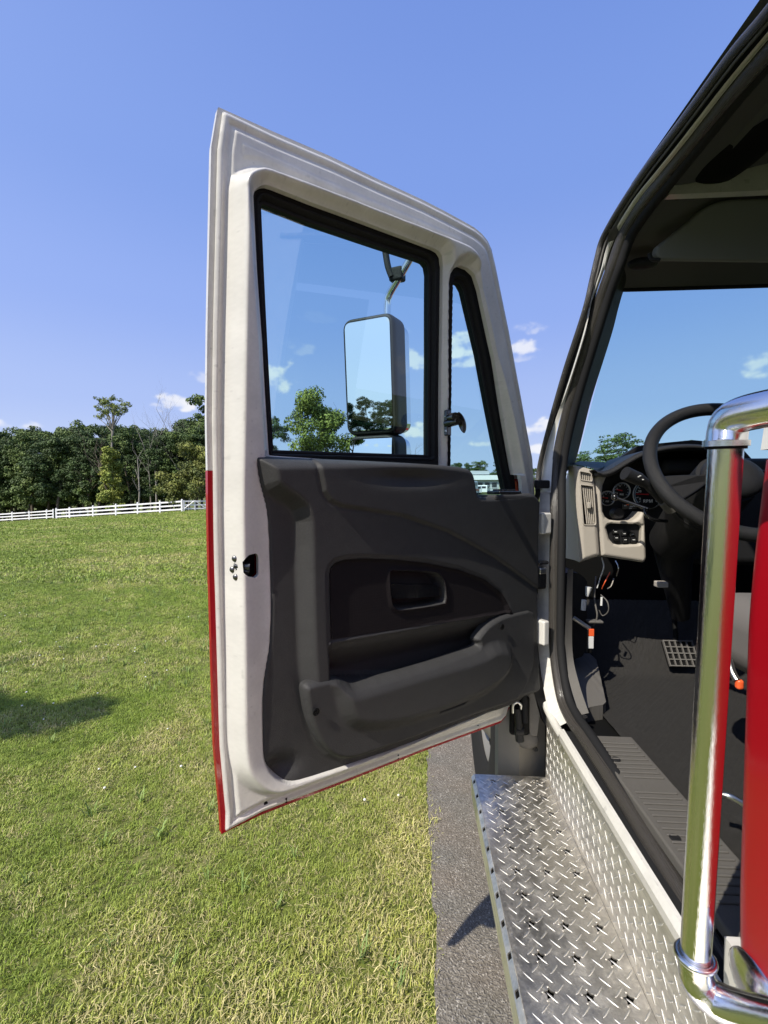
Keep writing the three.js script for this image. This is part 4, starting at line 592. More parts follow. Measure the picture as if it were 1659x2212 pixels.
{ const fl = group('cab_floor', truck, 'worn black rubber floor mat of the cab');
  const mg = sheet([[.555, -.6], [2.0, -.6], [2.0, 1.95], [.555, 1.95]], [], (x, y) => { const b = Math.floor(y * 3.2 + .3) % 2 ? 1 : 0, rib = .0016 * Math.sin((x + y * .55) * 520) * sst(.60, .64, x); return rib + .0012 * n3(x * 30, y * 30, 1) + .002 * n3(x * 4, y * 4, 0) + .22 * sst(1.68, 1.95, y) ; }, .0075, (x, y, w) => V(x, FY + w, -y), 0, 2); mesh('floor_mat', mg, M.mat, fl);
  mesh('firewall', box(1.5, .78, .02, 1.36, 1.09, -1.98), M.black, fl);
  mesh('floor_pan', box(1.6, .03, 3.4, 1.3, FY - .03, -.25), M.black, fl);
  const F0 = [[1232, 1417], [1270, 1423], [1288, 1440], [1309, 1517], [1303, 1522], [1276, 1526], [1266, 1530], [1255, 1537], [1240, 1550], [1232, 1500]]; const pts = F0.map(([a, b]) => { const p = atY(a, b, FY + .03); return [p.x, -p.z]; });
  mesh('foot_rest', sheet(pts, [], (x, y) => .02 + .035 * sst(1.2, 1.75, y) + .0012 * Math.sin(x * 300) * sst(.56, .6, x), .006, (x, y, w) => V(x, FY + w, -y), .05, 1), M.greyPlastic, fl);
  const K = [[1213, 1238], [1235, 1236], [1256, 1240], [1268, 1256], [1268, 1400], [1258, 1418], [1240, 1425], [1218, 1440]]; const kz = -1.62; const kp = K.map(([a, b]) => { const p = atZ(a, b, kz); return [p.x, p.y]; });
  mesh('kick_panel', sheet(kp, [], (x, y) => 0, .02, (x, y, w) => V(x, y, kz + w), .25, 1), M.plasticDark, fl);
  // lower pillar trim strip beside the seal
  const T1 = [[1226, 1230], [1222, 1330], [1221, 1420], [1232, 1480], [1252, 1545]].map(([a, b]) => onCab(a, b, .06)), T2 = [[1238, 1230], [1236, 1330], [1238, 1420], [1252, 1480], [1272, 1540]].map(([a, b]) => onCab(a, b, .085)); mesh('pillar_strip', ribbon(T1, T2, 30, null, 2), M.greyPlastic, fl);
  // pedal with its grid pad
  const pd = group('brake_pedal', truck, 'grid faced steel brake pedal'), pc = atZ(1470, 1412, -1.72); pd.position.copy(pc); pd.rotation.set(-.62, 0, 0); mesh('pad', rbox(.105, .095, .012, 0, 0, -.006, .004), M.black, pd);
  for (let k = 0; k <= 5; k++) mesh('grid_bar', box(.004, .095, .008, -.05 + k * .02, 0, .003), M.greyPlastic, pd); for (let k = 0; k <= 4; k++) mesh('grid_bar', box(.105, .004, .0084, 0, -.045 + k * .0225, .003), M.greyPlastic, pd); mesh('arm', taper(V(0, .03, -.01), V(.02, .38, .10), .008, .01), M.black, pd);
}
{ // pillar trim, headliner, visor, speaker, windscreen
  const roof = group('cab_roof', truck, 'white cab roof with dark grey headliner');
  const A = [[1352, 505], [1338, 545], [1329, 580], [1306, 645], [1286, 713], [1246, 849], [1221, 953], [1210, 1031]].map(([a, b]) => onCab(a, b, .06)), Wp = [[1395, 560, -1.40], [1372, 590, -1.43], [1350, 622, -1.46], [1338, 658, -1.48], [1324, 713, -1.52], [1276, 868, -1.63], [1257, 945, -1.68], [1242, 1003, -1.72]];
  mesh('pillar_trim', ribbon(A, Wp.map(([a, b, z]) => atZ(a, b, z)), 60, null, 4), M.plasticDark, roof);
  const yR = 2.185, sealTop = cabPath(sealPx.slice(0, 9), .06), inn = sealTop.map((p) => V(p.x + .10, yR + .0, p.z)), mids = sealTop.map((p) => V(2.1, yR + .06, p.z + .0));
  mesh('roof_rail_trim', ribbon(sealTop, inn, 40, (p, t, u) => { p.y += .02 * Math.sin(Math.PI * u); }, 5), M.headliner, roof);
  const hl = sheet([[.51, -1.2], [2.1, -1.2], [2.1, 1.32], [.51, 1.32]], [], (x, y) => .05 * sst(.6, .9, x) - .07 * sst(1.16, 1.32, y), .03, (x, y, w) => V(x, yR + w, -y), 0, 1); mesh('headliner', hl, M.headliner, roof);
  // windscreen header below the headliner
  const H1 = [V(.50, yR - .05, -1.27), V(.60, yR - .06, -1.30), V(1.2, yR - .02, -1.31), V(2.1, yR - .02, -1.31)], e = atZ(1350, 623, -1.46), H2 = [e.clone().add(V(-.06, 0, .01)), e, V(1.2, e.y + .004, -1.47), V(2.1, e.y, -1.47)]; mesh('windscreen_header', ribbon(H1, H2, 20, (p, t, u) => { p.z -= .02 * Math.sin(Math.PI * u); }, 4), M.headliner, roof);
  mesh('header_seal', tube(H2.map((p) => p.clone().add(V(0, -.003, -.004))), .006, 20, 6), M.rubber, roof);
  const spk = atY(1582, 340, yR + .015), sg = new THREE.SphereGeometry(1, 28, 10); sg.scale(.060, .022, .12); sg.rotateY(.15); sg.translate(spk.x, spk.y, spk.z); mesh('speaker', sg, M.black, roof); const b = atY(1465, 420, yR - .01), bg = new THREE.SphereGeometry(.012, 12, 8); bg.translate(b.x, b.y, b.z); mesh('trim_plug', bg, M.black, roof);
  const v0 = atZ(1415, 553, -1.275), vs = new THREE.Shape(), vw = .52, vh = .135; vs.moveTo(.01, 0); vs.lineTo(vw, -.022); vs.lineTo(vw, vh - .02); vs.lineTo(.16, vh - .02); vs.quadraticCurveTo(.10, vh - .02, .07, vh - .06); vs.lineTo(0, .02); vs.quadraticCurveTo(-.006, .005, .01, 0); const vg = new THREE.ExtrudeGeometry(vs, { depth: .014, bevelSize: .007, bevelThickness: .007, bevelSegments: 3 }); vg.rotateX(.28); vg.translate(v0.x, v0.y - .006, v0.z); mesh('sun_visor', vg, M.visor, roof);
  mesh('visor_hook', tube([atZ(1402, 548, -1.26), atZ(1408, 560, -1.26), atZ(1425, 562, -1.26)], .005, 12, 6), M.plasticDark, roof); const ov = new THREE.SphereGeometry(1, 16, 8); ov.scale(.04, .016, .02); const oc = atZ(1388, 570, -1.33); ov.translate(oc.x, oc.y, oc.z); mesh('visor_mount', ov, M.plasticDark, roof);
  const gl = new THREE.BufferGeometry(), q = [atZ(1238, 1030, -1.745), V(2.2, atZ(1238, 1030, -1.745).y, -1.745), V(2.2, e.y + .03, -1.45), atZ(1345, 610, -1.475)]; gl.setAttribute('position', new THREE.Float32BufferAttribute(q.flatMap((p) => p.toArray()), 3)); gl.setIndex([0, 1, 2, 0, 2, 3]); gl.computeVertexNormals(); mesh('windscreen', gl, M.screenGlass, roof);
  // outside roof, curved, and the far side and back of the cab
  const oA = cabPath(outerPx.slice(0, 9), .004); const sh = new THREE.Shape(); const yt = oA[3].y - .008, xs = oA[3].x + .035; sh.moveTo(xs, yt); sh.lineTo(xs + .004, yt + .03); sh.quadraticCurveTo(xs + .03, yt + .13, xs + .22, yt + .17); sh.lineTo(2.1, yt + .19); sh.lineTo(2.1, yt + .16); sh.lineTo(xs + .22, yt + .14); sh.quadraticCurveTo(xs + .05, yt + .09, xs + .04, yt + .0); sh.closePath(); const rg = new THREE.ExtrudeGeometry(sh, { depth: 2.45, bevelEnabled: false, curveSegments: 10 }); rg.translate(0, 0, -1.18); mesh('roof_skin', rg, M.white, roof);
  const fr = new THREE.Shape([[xs + .05, yt], [2.1, yt], [2.1, yt + .17], [xs + .24, yt + .15], [xs + .08, yt + .09]].map((p) => new THREE.Vector2(...p))); const fg = new THREE.ExtrudeGeometry(fr, { depth: .02, bevelEnabled: false }); fg.translate(0, 0, -1.2); mesh('roof_front', fg, M.white, roof);
}
{ const sh = group('cab_body', truck, 'white over red crew cab body behind the door opening');
  const cm = (z, y, w) => V(XC + bow(y) - w, y, z), yb = 1.495, ye = EYE - .580, zf = -.600;
  mesh('red_panel', sheet([[zf, ye], [1.3, ye], [1.3, yb - .006], [zf + .01, yb - .006]], [], (z, y) => { const t = clamp((z - zf) / .034); return .002 - .034 * (1 - Math.sqrt(1 - (1 - t) * (1 - t))); }, .006, cm, .03, 1), M.red, sh);
  mesh('lower_panel', sheet([[zf - .02, SILLY - .01], [1.3, SILLY - .01], [1.3, ye + .001], [zf - .01, ye + .001]], [], () => -.0005, .02, cm, .03, 1), M.white, sh);
  mesh('belt_moulding', box(.012, .012, 1.85, XC + bow(yb) - .002, yb, .39), M.rubber, sh);
  const win = chaikin([[-.43, 1.60], [.62, 1.60], [.66, 2.06], [.58, 2.10], [-.40, 2.10], [-.43, 2.06]], 2);
  mesh('upper_panel', sheet([[zf + .012, yb + .006], [1.3, yb + .006], [1.3, 2.2], [zf + .02, 2.2]], [win], (z, y) => .002, .012, cm, .03, 1), M.white, sh);
  mesh('crew_window', sheet(shrink(win, -.015), [], () => -.018, .03, cm, 0), M.glass, sh); mesh('crew_window_seal', tube(win.filter((_, i) => i % 2 === 0).map(([z, y]) => cm(z, y, .001)), .011, 160, 8, true), M.rubber, sh);
  mesh('seam', box(.003, 1.38, .006, XC - .0, 1.52, .86), M.black, sh);
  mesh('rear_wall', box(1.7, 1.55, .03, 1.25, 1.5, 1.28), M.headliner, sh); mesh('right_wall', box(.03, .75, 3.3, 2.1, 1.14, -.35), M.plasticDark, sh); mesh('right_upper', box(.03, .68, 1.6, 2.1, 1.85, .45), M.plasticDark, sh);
  mesh('pump_body', rbox(1.75, 1.9, 3.4, XC + .86, 1.45, 3.05, .04), M.red, sh); mesh('chassis', box(.9, .3, 6, 1.25, .62, 1.5), M.black, sh);
  // driver seat and the belt
  const st = group('driver_seat', truck, 'grey cloth driver seat'); st.position.set(.90, FY, -.80); mesh('cushion', rbox(.50, .16, .52, 0, .36, -.06, .06), M.seat, st); mesh('backrest', rbox(.48, .70, .16, 0, .78, .27, .06), M.seat, st); mesh('pedestal', rbox(.36, .32, .36, .02, .16, 0, .03), M.black, st); mesh('armrest', rbox(.06, .05, .3, -.22, .62, .1, .02), M.seat, st);
  mesh('slide_bar', tube([atZ(1574, 1425, -.86), atZ(1582, 1452, -.85), atZ(1592, 1470, -.84)].map((p) => p.sub(st.position)), .006, 12, 8), M.steel, st); mesh('belt_buckle', rbox(.012, .018, .012, ...atZ(1597, 1478, -.84).sub(st.position).toArray(), .005), M.orange, st); mesh('floor_rail', tube([atZ(1552, 1715, -.86), atZ(1580, 1722, -.85), atZ(1620, 1745, -.82)].map((p) => p.sub(st.position)), .006, 12, 8), M.steel, st);
}
{ // grab handle
  const gh = group('grab_handle', truck, 'chrome grab handle on the pillar behind the door opening'), T = atZ(1568, 958, -.530), B = atZ(1502, 2066, -.570); gh.position.set(0, 0, 0);
  mesh('pole', taper(B, T, .0163, .0163, 32), M.chrome, gh);
  const d = T.clone().sub(B).normalize();
  const sweep = (pts, r, sx, n = 60, rad = 20) => tube(pts, r, n, rad);
  mesh('upper_bracket', join([sweep([T.clone().addScaledVector(d, -.001), atZ(1571, 932, -.532), atZ(1580, 909, -.527), atZ(1610, 893, -.512), atZ(1688, 877, -.480), atZ(1850, 850, -.432)], .0190), taper(T.clone().addScaledVector(d, -.003), T.clone().addScaledVector(d, .003), .0215, .0215, 28)]), M.chrome, gh); mesh('bracket_gap', taper(T.clone().addScaledVector(d, -.006), T.clone().addScaledVector(d, -.002), .0192, .0192, 28), M.black, gh);
  const ring = new THREE.TorusGeometry(.0195, .0038, 12, 36); ring.rotateX(Math.PI / 2); ring.translate(B.x, B.y, B.z);
  mesh('lower_bracket', join([ring, sweep([B.clone().add(V(0, .002, 0)), atZ(1504, 2098, -.570), atZ(1512, 2128, -.566), atZ(1550, 2162, -.556), atZ(1610, 2186, -.535), atZ(1720, 2216, -.495)], .0195)]), M.chrome, gh);
  const ft = new THREE.SphereGeometry(1, 24, 12); ft.scale(.012, .034, .05); const fc = onCab(1640, 2150, -.004); ft.translate(fc.x, fc.y, fc.z); mesh('foot', ft, M.chrome, gh);
}
// ================================================================ dashboard
{ const dash = group('dashboard', truck, 'beige and black dashboard'), zP = -1.55;
  const onZ = (pts, z) => pts.map(([a, b]) => { const p = atZ(a, b, z); return [p.x, p.y]; }), zm = (z) => (x, y, w) => V(x, y, z + w);
  // end cap with vents: front face and side face
  const fr = onZ([[1240.6, 1005], [1262, 1008], [1283.4, 1015], [1286, 1025], [1298.6, 1201.7], [1254, 1215.5], [1250, 1150]], zP), FP = new Poly(fr);
  const v1 = onZ([[1252, 1020], [1254, 1018], [1274, 1022], [1277, 1024], [1279, 1036], [1277, 1040], [1257, 1037], [1254, 1034]], zP), v2 = onZ([[1254, 1050], [1256, 1047], [1279, 1050], [1282, 1053], [1287, 1128], [1285, 1134], [1266, 1134], [1260, 1130]], zP);
  mesh('end_cap', sheet(fr, [v1, v2], (x, y) => -.012 * (1 - Math.sqrt(clamp(-FP.sd(x, y) / .014))), .003, zm(zP), .05, 1), M.beige, dash);
  const sA = [[1240.6, 1005], [1244, 1060], [1248, 1130], [1253, 1213]].map(([a, b]) => atZ(a, b, zP - .010)), sB = [[1231, 1008], [1222, 1040], [1216, 1110], [1213, 1203]].map(([a, b]) => atZ(a, b, zP - .12)); mesh('end_cap_side', ribbon(sA, sB, 24, null, 3), M.beige, dash);
  for (const [v, n, x0, x1, x2, x3, ya, yb2] of [[v1, 5, 1255, 1276, 1257, 1278, 1019, 1039], [v2, 5, 1257, 1279, 1266, 1285, 1050, 1132]]) { const b = shrink(v, -.004); mesh('vent_well', sheet(b, [], () => -.045, .01, zm(zP), 0), M.black, dash); for (let k = 0; k < n; k++) { const t = (k + .5) / n, a = atZ(lerp(x0, x1, t), ya + t * 3, zP - .006), e = atZ(lerp(x2, x3, t), yb2 - 1 + t * .5, zP - .006); mesh('vent_slat', taper(a, e, .0022, .0022, 6), M.beige, dash); } mesh('vent_rim', tube(v.map(([x, y]) => V(x, y, zP + .001)), .0022, 60, 6, true, .2), M.beige, dash); }
  mesh('vent_knob', rbox(.012, .02, .012, ...atZ(1272, 1092, zP + .004).toArray(), .003), M.beige, dash);
  // centre panel round the gauges
  const zC = -1.56, cp = onZ([[1284, 1015], [1296, 1020], [1308, 1019], [1322, 1013], [1324, 1016], [1312, 1030], [1304, 1048], [1302, 1070], [1304, 1105], [1309, 1117], [1318, 1123], [1340, 1126], [1368, 1125], [1378, 1118], [1388, 1106], [1394, 1108], [1396, 1140], [1398.6, 1205], [1396, 1213], [1391, 1216], [1302, 1202], [1300, 1200]], zC), CP = new Poly(cp);
  const sw = onZ([[1310, 1140], [1313, 1134], [1322, 1131], [1378, 1132], [1388, 1136], [1386, 1172], [1380, 1176], [1340, 1178], [1326, 1175], [1317, 1165]], zC);
  mesh('centre_panel', sheet(cp, [sw], (x, y) => -.010 * (1 - Math.sqrt(clamp(-CP.sd(x, y) / .010))) - .006 * (1 - sst(0, .006, new Poly(sw).sd(x, y))), .003, zm(zC), .06, 1), M.beige, dash);
  mesh('switch_well', sheet(shrink(sw, -.008), [], () => -.022, .01, zm(zC), 0), M.plasticDark, dash);
  for (const [a, b, w, h] of [[1328, 1149, 10, 8], [1330, 1162, 10, 9], [1347, 1153, 9, 9], [1349, 1166, 9, 11], [1365, 1154, 10, 8], [1367, 1166, 10, 11]]) { const p = atZ(a, b, zC - .014), s = mesh('rocker_switch', rbox(w * .00158, h * .00158, .014, p.x, p.y, p.z, .002), M.gloss, dash); mesh('legend', box(w * .0008, .0022, .001, p.x, p.y + .001, p.z + .0074), M.ivory, dash); }
  // gauge cluster
  const zG = -1.66; mesh('cluster_back', sheet(onZ([[1298, 1030], [1320, 1000], [1380, 962], [1500, 950], [1600, 965], [1650, 1020], [1650, 1150], [1300, 1150]], zG), [], () => 0, .03, zm(zG), .02), M.plasticDark, dash);
  const face = (label, sweep) => { const c = document.createElement('canvas'); c.width = c.height = 256; const x = c.getContext('2d'); x.fillStyle = '#08090b'; x.fillRect(0, 0, 256, 256); x.strokeStyle = '#9db4c8'; x.lineWidth = 6; x.beginPath(); x.arc(128, 128, 112, 2.4, 7.0); x.stroke(); x.strokeStyle = '#d8dde0'; x.lineWidth = 5; for (let k = 0; k <= 10; k++) { const a = 2.4 + k * .46; x.beginPath(); x.moveTo(128 + Math.cos(a) * 84, 128 + Math.sin(a) * 84); x.lineTo(128 + Math.cos(a) * 104, 128 + Math.sin(a) * 104); x.stroke(); } x.fillStyle = '#e6e6e2'; x.font = 'bold 40px sans-serif'; x.textAlign = 'center'; x.fillText(label, 128, 200); x.font = 'bold 26px sans-serif'; x.fillText('10', 56, 110); x.fillText('0', 60, 176); x.fillText('15', 100, 66); const t = new THREE.CanvasTexture(c); t.colorSpace = THREE.SRGBColorSpace; return new THREE.MeshStandardMaterial({ map: t, roughness: .3 }); };
  const fA = face('RPM'), fB = face('PSI');
  for (const [a, b, r, m, an] of [[1343, 1060, 17, fB, 2.6], [1400, 1068, 30, fA, 3.05], [1312, 1076, 15, fB, 2.8]]) { const p = atZ(a, b, zG + .012), g = new THREE.CircleGeometry(r / 1000 * 1.66, 28); const m2 = mesh('gauge', g, m, dash); m2.position.copy(p); mesh('gauge_needle', taper(p.clone().add(V(0, 0, .004)), p.clone().add(V(Math.cos(an) * r * .0014, Math.sin(an) * r * .0005, .004)), .0022, .0012, 5), M.needle, dash); mesh('gauge_ring', new THREE.TorusGeometry(r / 1000 * 1.66, .002, 6, 30).translate(p.x, p.y, p.z), M.steel, dash); }
  { const p = atZ(1360, 1094, zG + .02); mesh('warning_panel', rbox(.052, .022, .006, p.x, p.y, p.z, .006), M.gloss, dash); [[-.016, .003, M.ivory], [-.008, .006, M.orange], [.004, .0, M.ivory], [.014, .002, M.ivory], [.001, -.006, M.ivory]].forEach(([x, y, m]) => mesh('warning_mark', box(.008, .003, .001, p.x + x, p.y + y, p.z + .0034), m, dash)); }
  { const p = atZ(1333, 1109, -1.6), k = new THREE.CylinderGeometry(.017, .02, .03, 20); k.rotateX(Math.PI / 2); k.translate(p.x, p.y, p.z); mesh('lamp_knob', k, M.plasticDark, dash); const q = atZ(1328, 1074, -1.5), bl = new THREE.SphereGeometry(.011, 16, 10); bl.translate(q.x, q.y, q.z); mesh('lever_ball', bl, M.gloss, dash); mesh('small_lever', taper(q, atZ(1400, 1100, -1.42), .004, .005), M.gloss, dash); }
  // hood over the gauges and dash top
  const arch = [[1284, 1014], [1300, 1018], [1320, 1012], [1345, 997], [1380, 978], [1420, 966], [1460, 960], [1505, 960], [1545, 966], [1590, 984], [1640, 1012], [1720, 1030]], hA = arch.map(([a, b]) => atZ(a, b, -1.50)), hB = arch.map(([a, b]) => { const p = atZ(a, b, -1.50); return V(p.x + .01, p.y - .006, -1.74); }), hC = arch.map(([a, b]) => { const p = atZ(a + 6, b + 13, -1.50); return p; });
  mesh('gauge_hood', join([ribbon(hA, hB, 60, null, 2), ribbon(hA, hC, 60, (p, t, u) => { p.z += .012 * Math.sin(Math.PI * u); }, 4), ribbon(hC, hC.map((p) => V(p.x, p.y + .006, -1.68)), 60, null, 1)]), M.plasticDark, dash);
  mesh('dash_top', ribbon([atZ(1229, 1003, -1.66), atZ(1262, 1007, -1.565), atZ(1290, 1014, -1.56)], [V(.60, 1.565, -1.74), V(.66, 1.562, -1.74), V(.72, 1.558, -1.74)], 12, null, 2), M.plasticDark, dash);
  mesh('lower_dash', rbox(1.1, .30, .12, 1.42, 1.36, -1.64, .03), M.plasticDark, dash); mesh('dash_shelf', rbox(1.3, .05, .25, 1.45, 1.535, -1.68, .02), M.plasticDark, dash);
  // hanging wires and connectors
  const wire = (pts, r, m) => mesh('wire', tube(pts.map(([a, b, z]) => atZ(a, b, z)), r, 24, 6), m, dash);
  wire([[1300, 1205, -1.62], [1304, 1225, -1.6], [1296, 1250, -1.62], [1290, 1270, -1.63]], .0022, M.ivory); wire([[1330, 1212, -1.64], [1336, 1226, -1.6], [1332, 1244, -1.62]], .002, M.steel); wire([[1318, 1236, -1.64], [1308, 1255, -1.62], [1300, 1272, -1.64]], .0018, M.orange); wire([[1326, 1250, -1.64], [1320, 1266, -1.62], [1312, 1272, -1.64]], .0018, M.beige); wire([[1288, 1245, -1.66], [1284, 1290, -1.62], [1290, 1330, -1.6], [1282, 1352, -1.62]], .003, M.greyPlastic); wire([[1298, 1285, -1.64], [1312, 1300, -1.6], [1314, 1320, -1.6], [1302, 1330, -1.62], [1294, 1318, -1.62]], .0022, M.greyPlastic);
  mesh('connector', taper(atZ(1272, 1268, -1.58), atZ(1268, 1288, -1.58), .011, .005, 6), M.ivory, dash); mesh('connector', taper(atZ(1262, 1296, -1.58), atZ(1260, 1318, -1.58), .009, .008, 8), M.ivory, dash); mesh('connector', taper(atZ(1300, 1290, -1.6), atZ(1299, 1308, -1.6), .004, .004, 6), M.ivory, dash); mesh('wire_tray', rbox(.05, .008, .03, ...atZ(1284, 1342, -1.6).toArray(), .003), M.greyPlastic, dash);
  const rl = group('release_lever', truck, 'brake release lever with an orange and white tag'); const rp = atZ(1274, 1366, -1.56); rl.position.copy(rp); mesh('bracket', taper(V(-.05, .045, -.01), V(.0, .012, 0), .008, .007, 6), M.steel, rl); mesh('handle', rbox(.016, .08, .012, 0, -.03, 0, .005), M.black, rl); mesh('orange_tag', rbox(.017, .024, .004, .002, .002, .008, .001), M.orange, rl); mesh('white_tag', rbox(.017, .040, .004, .001, -.031, .0085, .001), M.ivory, rl);
}
{ // steering column and wheel
  const sw = group('steering_wheel', truck, 'black four spoke steering wheel'), c = atZ(1592, 1008, -1.25), R = .205; sw.position.copy(c); sw.rotation.order = 'YXZ'; sw.rotation.set(-.62, -.06, 0);
  mesh('rim', new THREE.TorusGeometry(R, .0172, 18, 80), M.plasticDark, sw);
  const sp = (a0, a1, r0) => { const s = new THREE.Shape(); s.moveTo(Math.cos(a0) * (R - .004), Math.sin(a0) * (R - .004)); s.quadraticCurveTo(Math.cos(a0) * r0 * 1.4, Math.sin(a0) * r0 * 1.4, Math.cos(a0 + .5) * r0, Math.sin(a0 + .5) * r0); s.lineTo(Math.cos(a1 - .5) * r0, Math.sin(a1 - .5) * r0); s.quadraticCurveTo(Math.cos(a1) * r0 * 1.4, Math.sin(a1) * r0 * 1.4, Math.cos(a1) * (R - .004), Math.sin(a1) * (R - .004)); s.absarc(0, 0, R - .004, a1, a0, true); const g = new THREE.ExtrudeGeometry(s, { depth: .012, bevelSize: .004, bevelThickness: .004, bevelSegments: 2 }); g.translate(0, 0, -.03); return g; };
  for (const a of [Math.PI + .12, 2 * Math.PI - .55]) mesh('spoke', sp(a, a + .42, .05), M.plasticDark, sw);
  const hub = new THREE.SphereGeometry(1, 28, 14); hub.scale(.075, .065, .035); hub.translate(0, -.01, -.03); mesh('hub', hub, M.plasticDark, sw);
  const col = group('steering_column', truck, 'black steering column shroud with stalks'); col.position.set(0, 0, 0);
  const n = V(0, 0, 1).applyEuler(sw.rotation), a = c.clone().addScaledVector(n, -.05), e = atZ(1470, 1330, -1.74);
  mesh('shroud', join([taper(a, c.clone().addScaledVector(n, -.20), .075, .085, 24), taper(c.clone().addScaledVector(n, -.18), atZ(1452, 1170, -1.58), .085, .07, 24), taper(atZ(1452, 1165, -1.58), e, .062, .03, 18)]), M.plasticDark, col);
  const s0 = atZ(1438, 1090, -1.36), s1 = atZ(1398, 1046, -1.34), s2 = atZ(1380, 1035, -1.335), s3 = atZ(1350, 1022, -1.325);
  mesh('stalk', join([taper(s0, s1, .010, .0125, 14), taper(s1, s2, .0125, .017, 16), taper(s2, s3, .018, .019, 20)]), M.plasticDark, col); mesh('stalk_boot', taper(atZ(1452, 1092, -1.365), atZ(1430, 1082, -1.355), .026, .014, 16), M.greyPlastic, col);
  for (const [px, py] of [[1383, 1028], [1389, 1036], [1379, 1030]]) mesh('stalk_mark', rbox(.005, .0025, .002, ...atZ(px, py, -1.314).toArray(), .0008), M.ivory, col);
  mesh('tilt_lever', tube([atZ(1392, 1098, -1.40), atZ(1396, 1112, -1.39), atZ(1410, 1122, -1.39), atZ(1440, 1126, -1.42)], .005, 20, 8), M.gloss, col); mesh('strap_bracket', rbox(.035, .02, .03, ...atZ(1428, 1262, -1.6).toArray(), .004), M.beige, col);
}
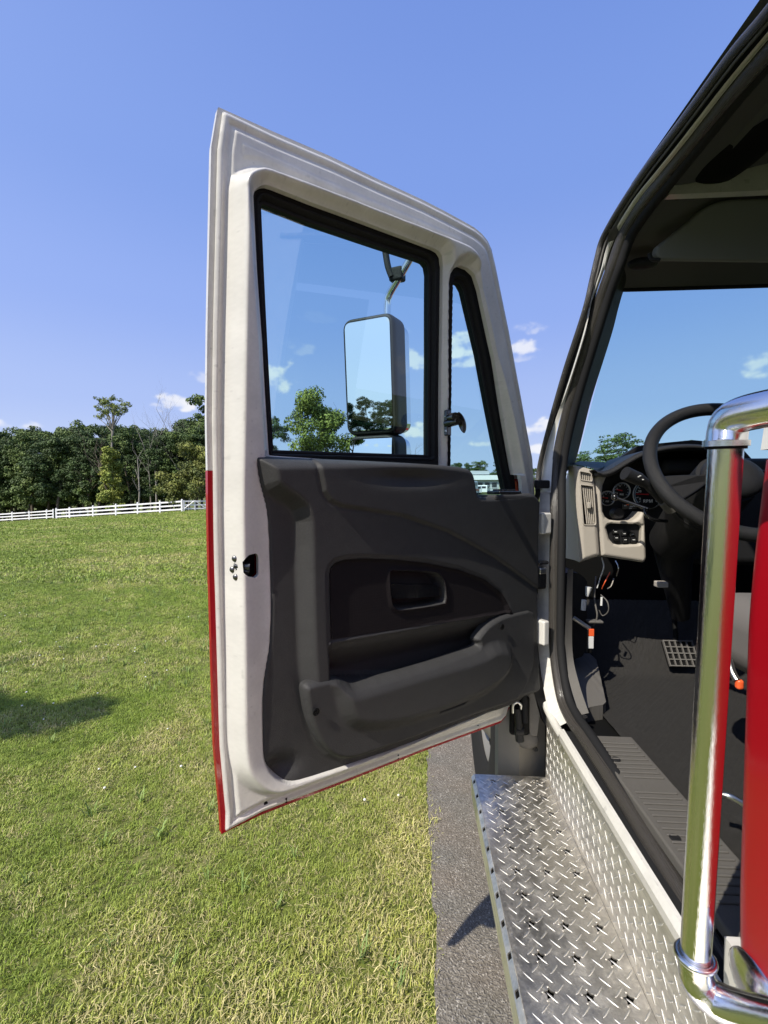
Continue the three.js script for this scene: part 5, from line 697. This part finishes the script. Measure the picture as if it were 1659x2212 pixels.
// ================================================================ front: fairing, hood latch, wheel, hood
{ const fg = group('front_fairing', truck, 'grey plastic splash guard ahead of the running board with a black hood latch');
  const plan = [[1071, -1.52], [1078, -1.475], [1124, -1.455], [1133, -1.462], [1180, -1.50]], lo = .25, hi = 1.02, A = [], B = []; for (const [px, z] of plan) { const p = atZ(px, 1600, z); A.push(V(p.x, lo, z)); B.push(V(p.x, hi, z - .03)); }
  const P = [], I = []; A.forEach((p, i) => { P.push(...p.toArray(), ...B[i].toArray()); if (i) { const k = i * 2; I.push(k - 2, k, k - 1, k - 1, k, k + 1); } }); let g = new THREE.BufferGeometry(); g.setAttribute('position', new THREE.Float32BufferAttribute(P, 3)); g.setIndex(I); g = g.toNonIndexed(); g.computeVertexNormals(); mesh('splash_guard', g, M.guard, fg);
  const bump = new THREE.SphereGeometry(1, 20, 12); bump.scale(.035, .03, .012); const bp = atZ(1140, 1598, -1.475); bump.translate(bp.x, bp.y, bp.z); mesh('guard_boss', bump, M.greyPlastic, fg); const pp = atZ(1156, 1617, -1.485), pg = new THREE.CylinderGeometry(.007, .007, .006, 14); pg.rotateX(Math.PI / 2); pg.translate(pp.x, pp.y, pp.z + .004); mesh('push_pin', pg, M.plasticDark, fg);
  const L = (a, b, z) => atZ(a, b, z); mesh('latch_well', join([rbox(.062, .125, .02, ...L(1122, 1545, -1.455).toArray(), .01)]), M.black, fg);
  mesh('hood_latch', join([taper(L(1118, 1530, -1.43), L(1121, 1578, -1.425), .010, .012, 12), taper(L(1113, 1578, -1.425), L(1130, 1580, -1.425), .014, .014, 12), taper(L(1121, 1580, -1.425), L(1123, 1600, -1.425), .013, .013, 14)]), M.plasticDark, fg); mesh('latch_clip', tube([L(1108, 1540, -1.43), L(1109, 1523, -1.43), L(1118, 1517, -1.43), L(1125, 1523, -1.43), L(1125, 1532, -1.43)], .004, 20, 8), M.steel, fg); mesh('latch_band', tube([L(1128, 1480, -1.44), L(1132, 1510, -1.44), L(1134, 1560, -1.44)], .010, 16, 8), M.rubber, fg);
  const dk = [[1140, 1470], [1150, 1435], [1162, 1418], [1170, 1455], [1185, 1510], [1198, 1562], [1192, 1582], [1180, 1572], [1166, 1530], [1152, 1485]].map(([a, b]) => { const p = atZ(a, b, -1.44); return [p.x, p.y]; }); mesh('lower_cowl', sheet(dk, [], () => 0, .01, (x, y, w) => V(x, y, -1.44 + w - (x - .3) * .2), .05, 1), M.plasticDark, fg);
  const up = [[1128, 1450], [1140, 1445], [1152, 1490], [1166, 1545], [1160, 1590], [1146, 1588], [1137, 1540]].map(([a, b]) => { const p = atZ(a, b, -1.46); return [p.x, p.y]; }); mesh('guard_upper', sheet(up, [], () => 0, .01, (x, y, w) => V(x, y, -1.46 + w), .03, 1), M.greyPlastic, fg);
  // wheel
  const wh = group('front_wheel', truck, 'front wheel with a painted steel rim'); const wx = .325, wz = -2.12; wh.position.set(wx, .5, wz);
  const prof = [[.26, .0], [.27, -.02], [.35, -.035], [.44, -.03], [.485, .0], [.5, .05], [.5, .22], [.48, .26]].map(([r, x]) => new THREE.Vector2(r, x)), ty = new THREE.LatheGeometry(prof, 64); ty.rotateZ(-Math.PI / 2); mesh('tyre', ty, M.tyre, wh);
  const rp = [[.0, -.07], [.09, -.07], [.10, -.05], [.12, -.02], [.16, .02], [.21, .05], [.225, .02], [.255, -.012], [.266, -.008], [.266, .02]].map(([r, x]) => new THREE.Vector2(r, x)), rg = new THREE.LatheGeometry(rp, 64); rg.scale(1.08, 1, 1.08); rg.rotateZ(-Math.PI / 2); mesh('rim', rg, M.rim, wh);
  for (let k = 0; k < 5; k++) { const a = k * 1.2566 + .5, h = new THREE.SphereGeometry(1, 14, 10); h.scale(.020, .024, .045); h.rotateX(a); h.translate(.033, Math.cos(a) * .19, Math.sin(a) * .19); mesh('hand_hole', h, M.black, wh); }
  // hood and wing ahead of the cab
  const hd = group('hood', truck, 'red hood ahead of the cab'); const hs = new THREE.Shape([[-2.06, 1.40], [-3.0, 1.26], [-3.2, 1.1], [-3.2, .5], [-2.72, .5], [-2.62, .85], [-2.4, 1.06], [-2.15, 1.08], [-2.06, 1.1]].map((p) => new THREE.Vector2(...p))); const hg = new THREE.ExtrudeGeometry(hs, { depth: 1.2, bevelSize: .05, bevelThickness: .05, bevelSegments: 3 }); hg.rotateY(-Math.PI / 2); hg.translate(1.9, 0, 0); mesh('hood_shell', hg, M.red, hd);
}
renderer.render(scene, camera);
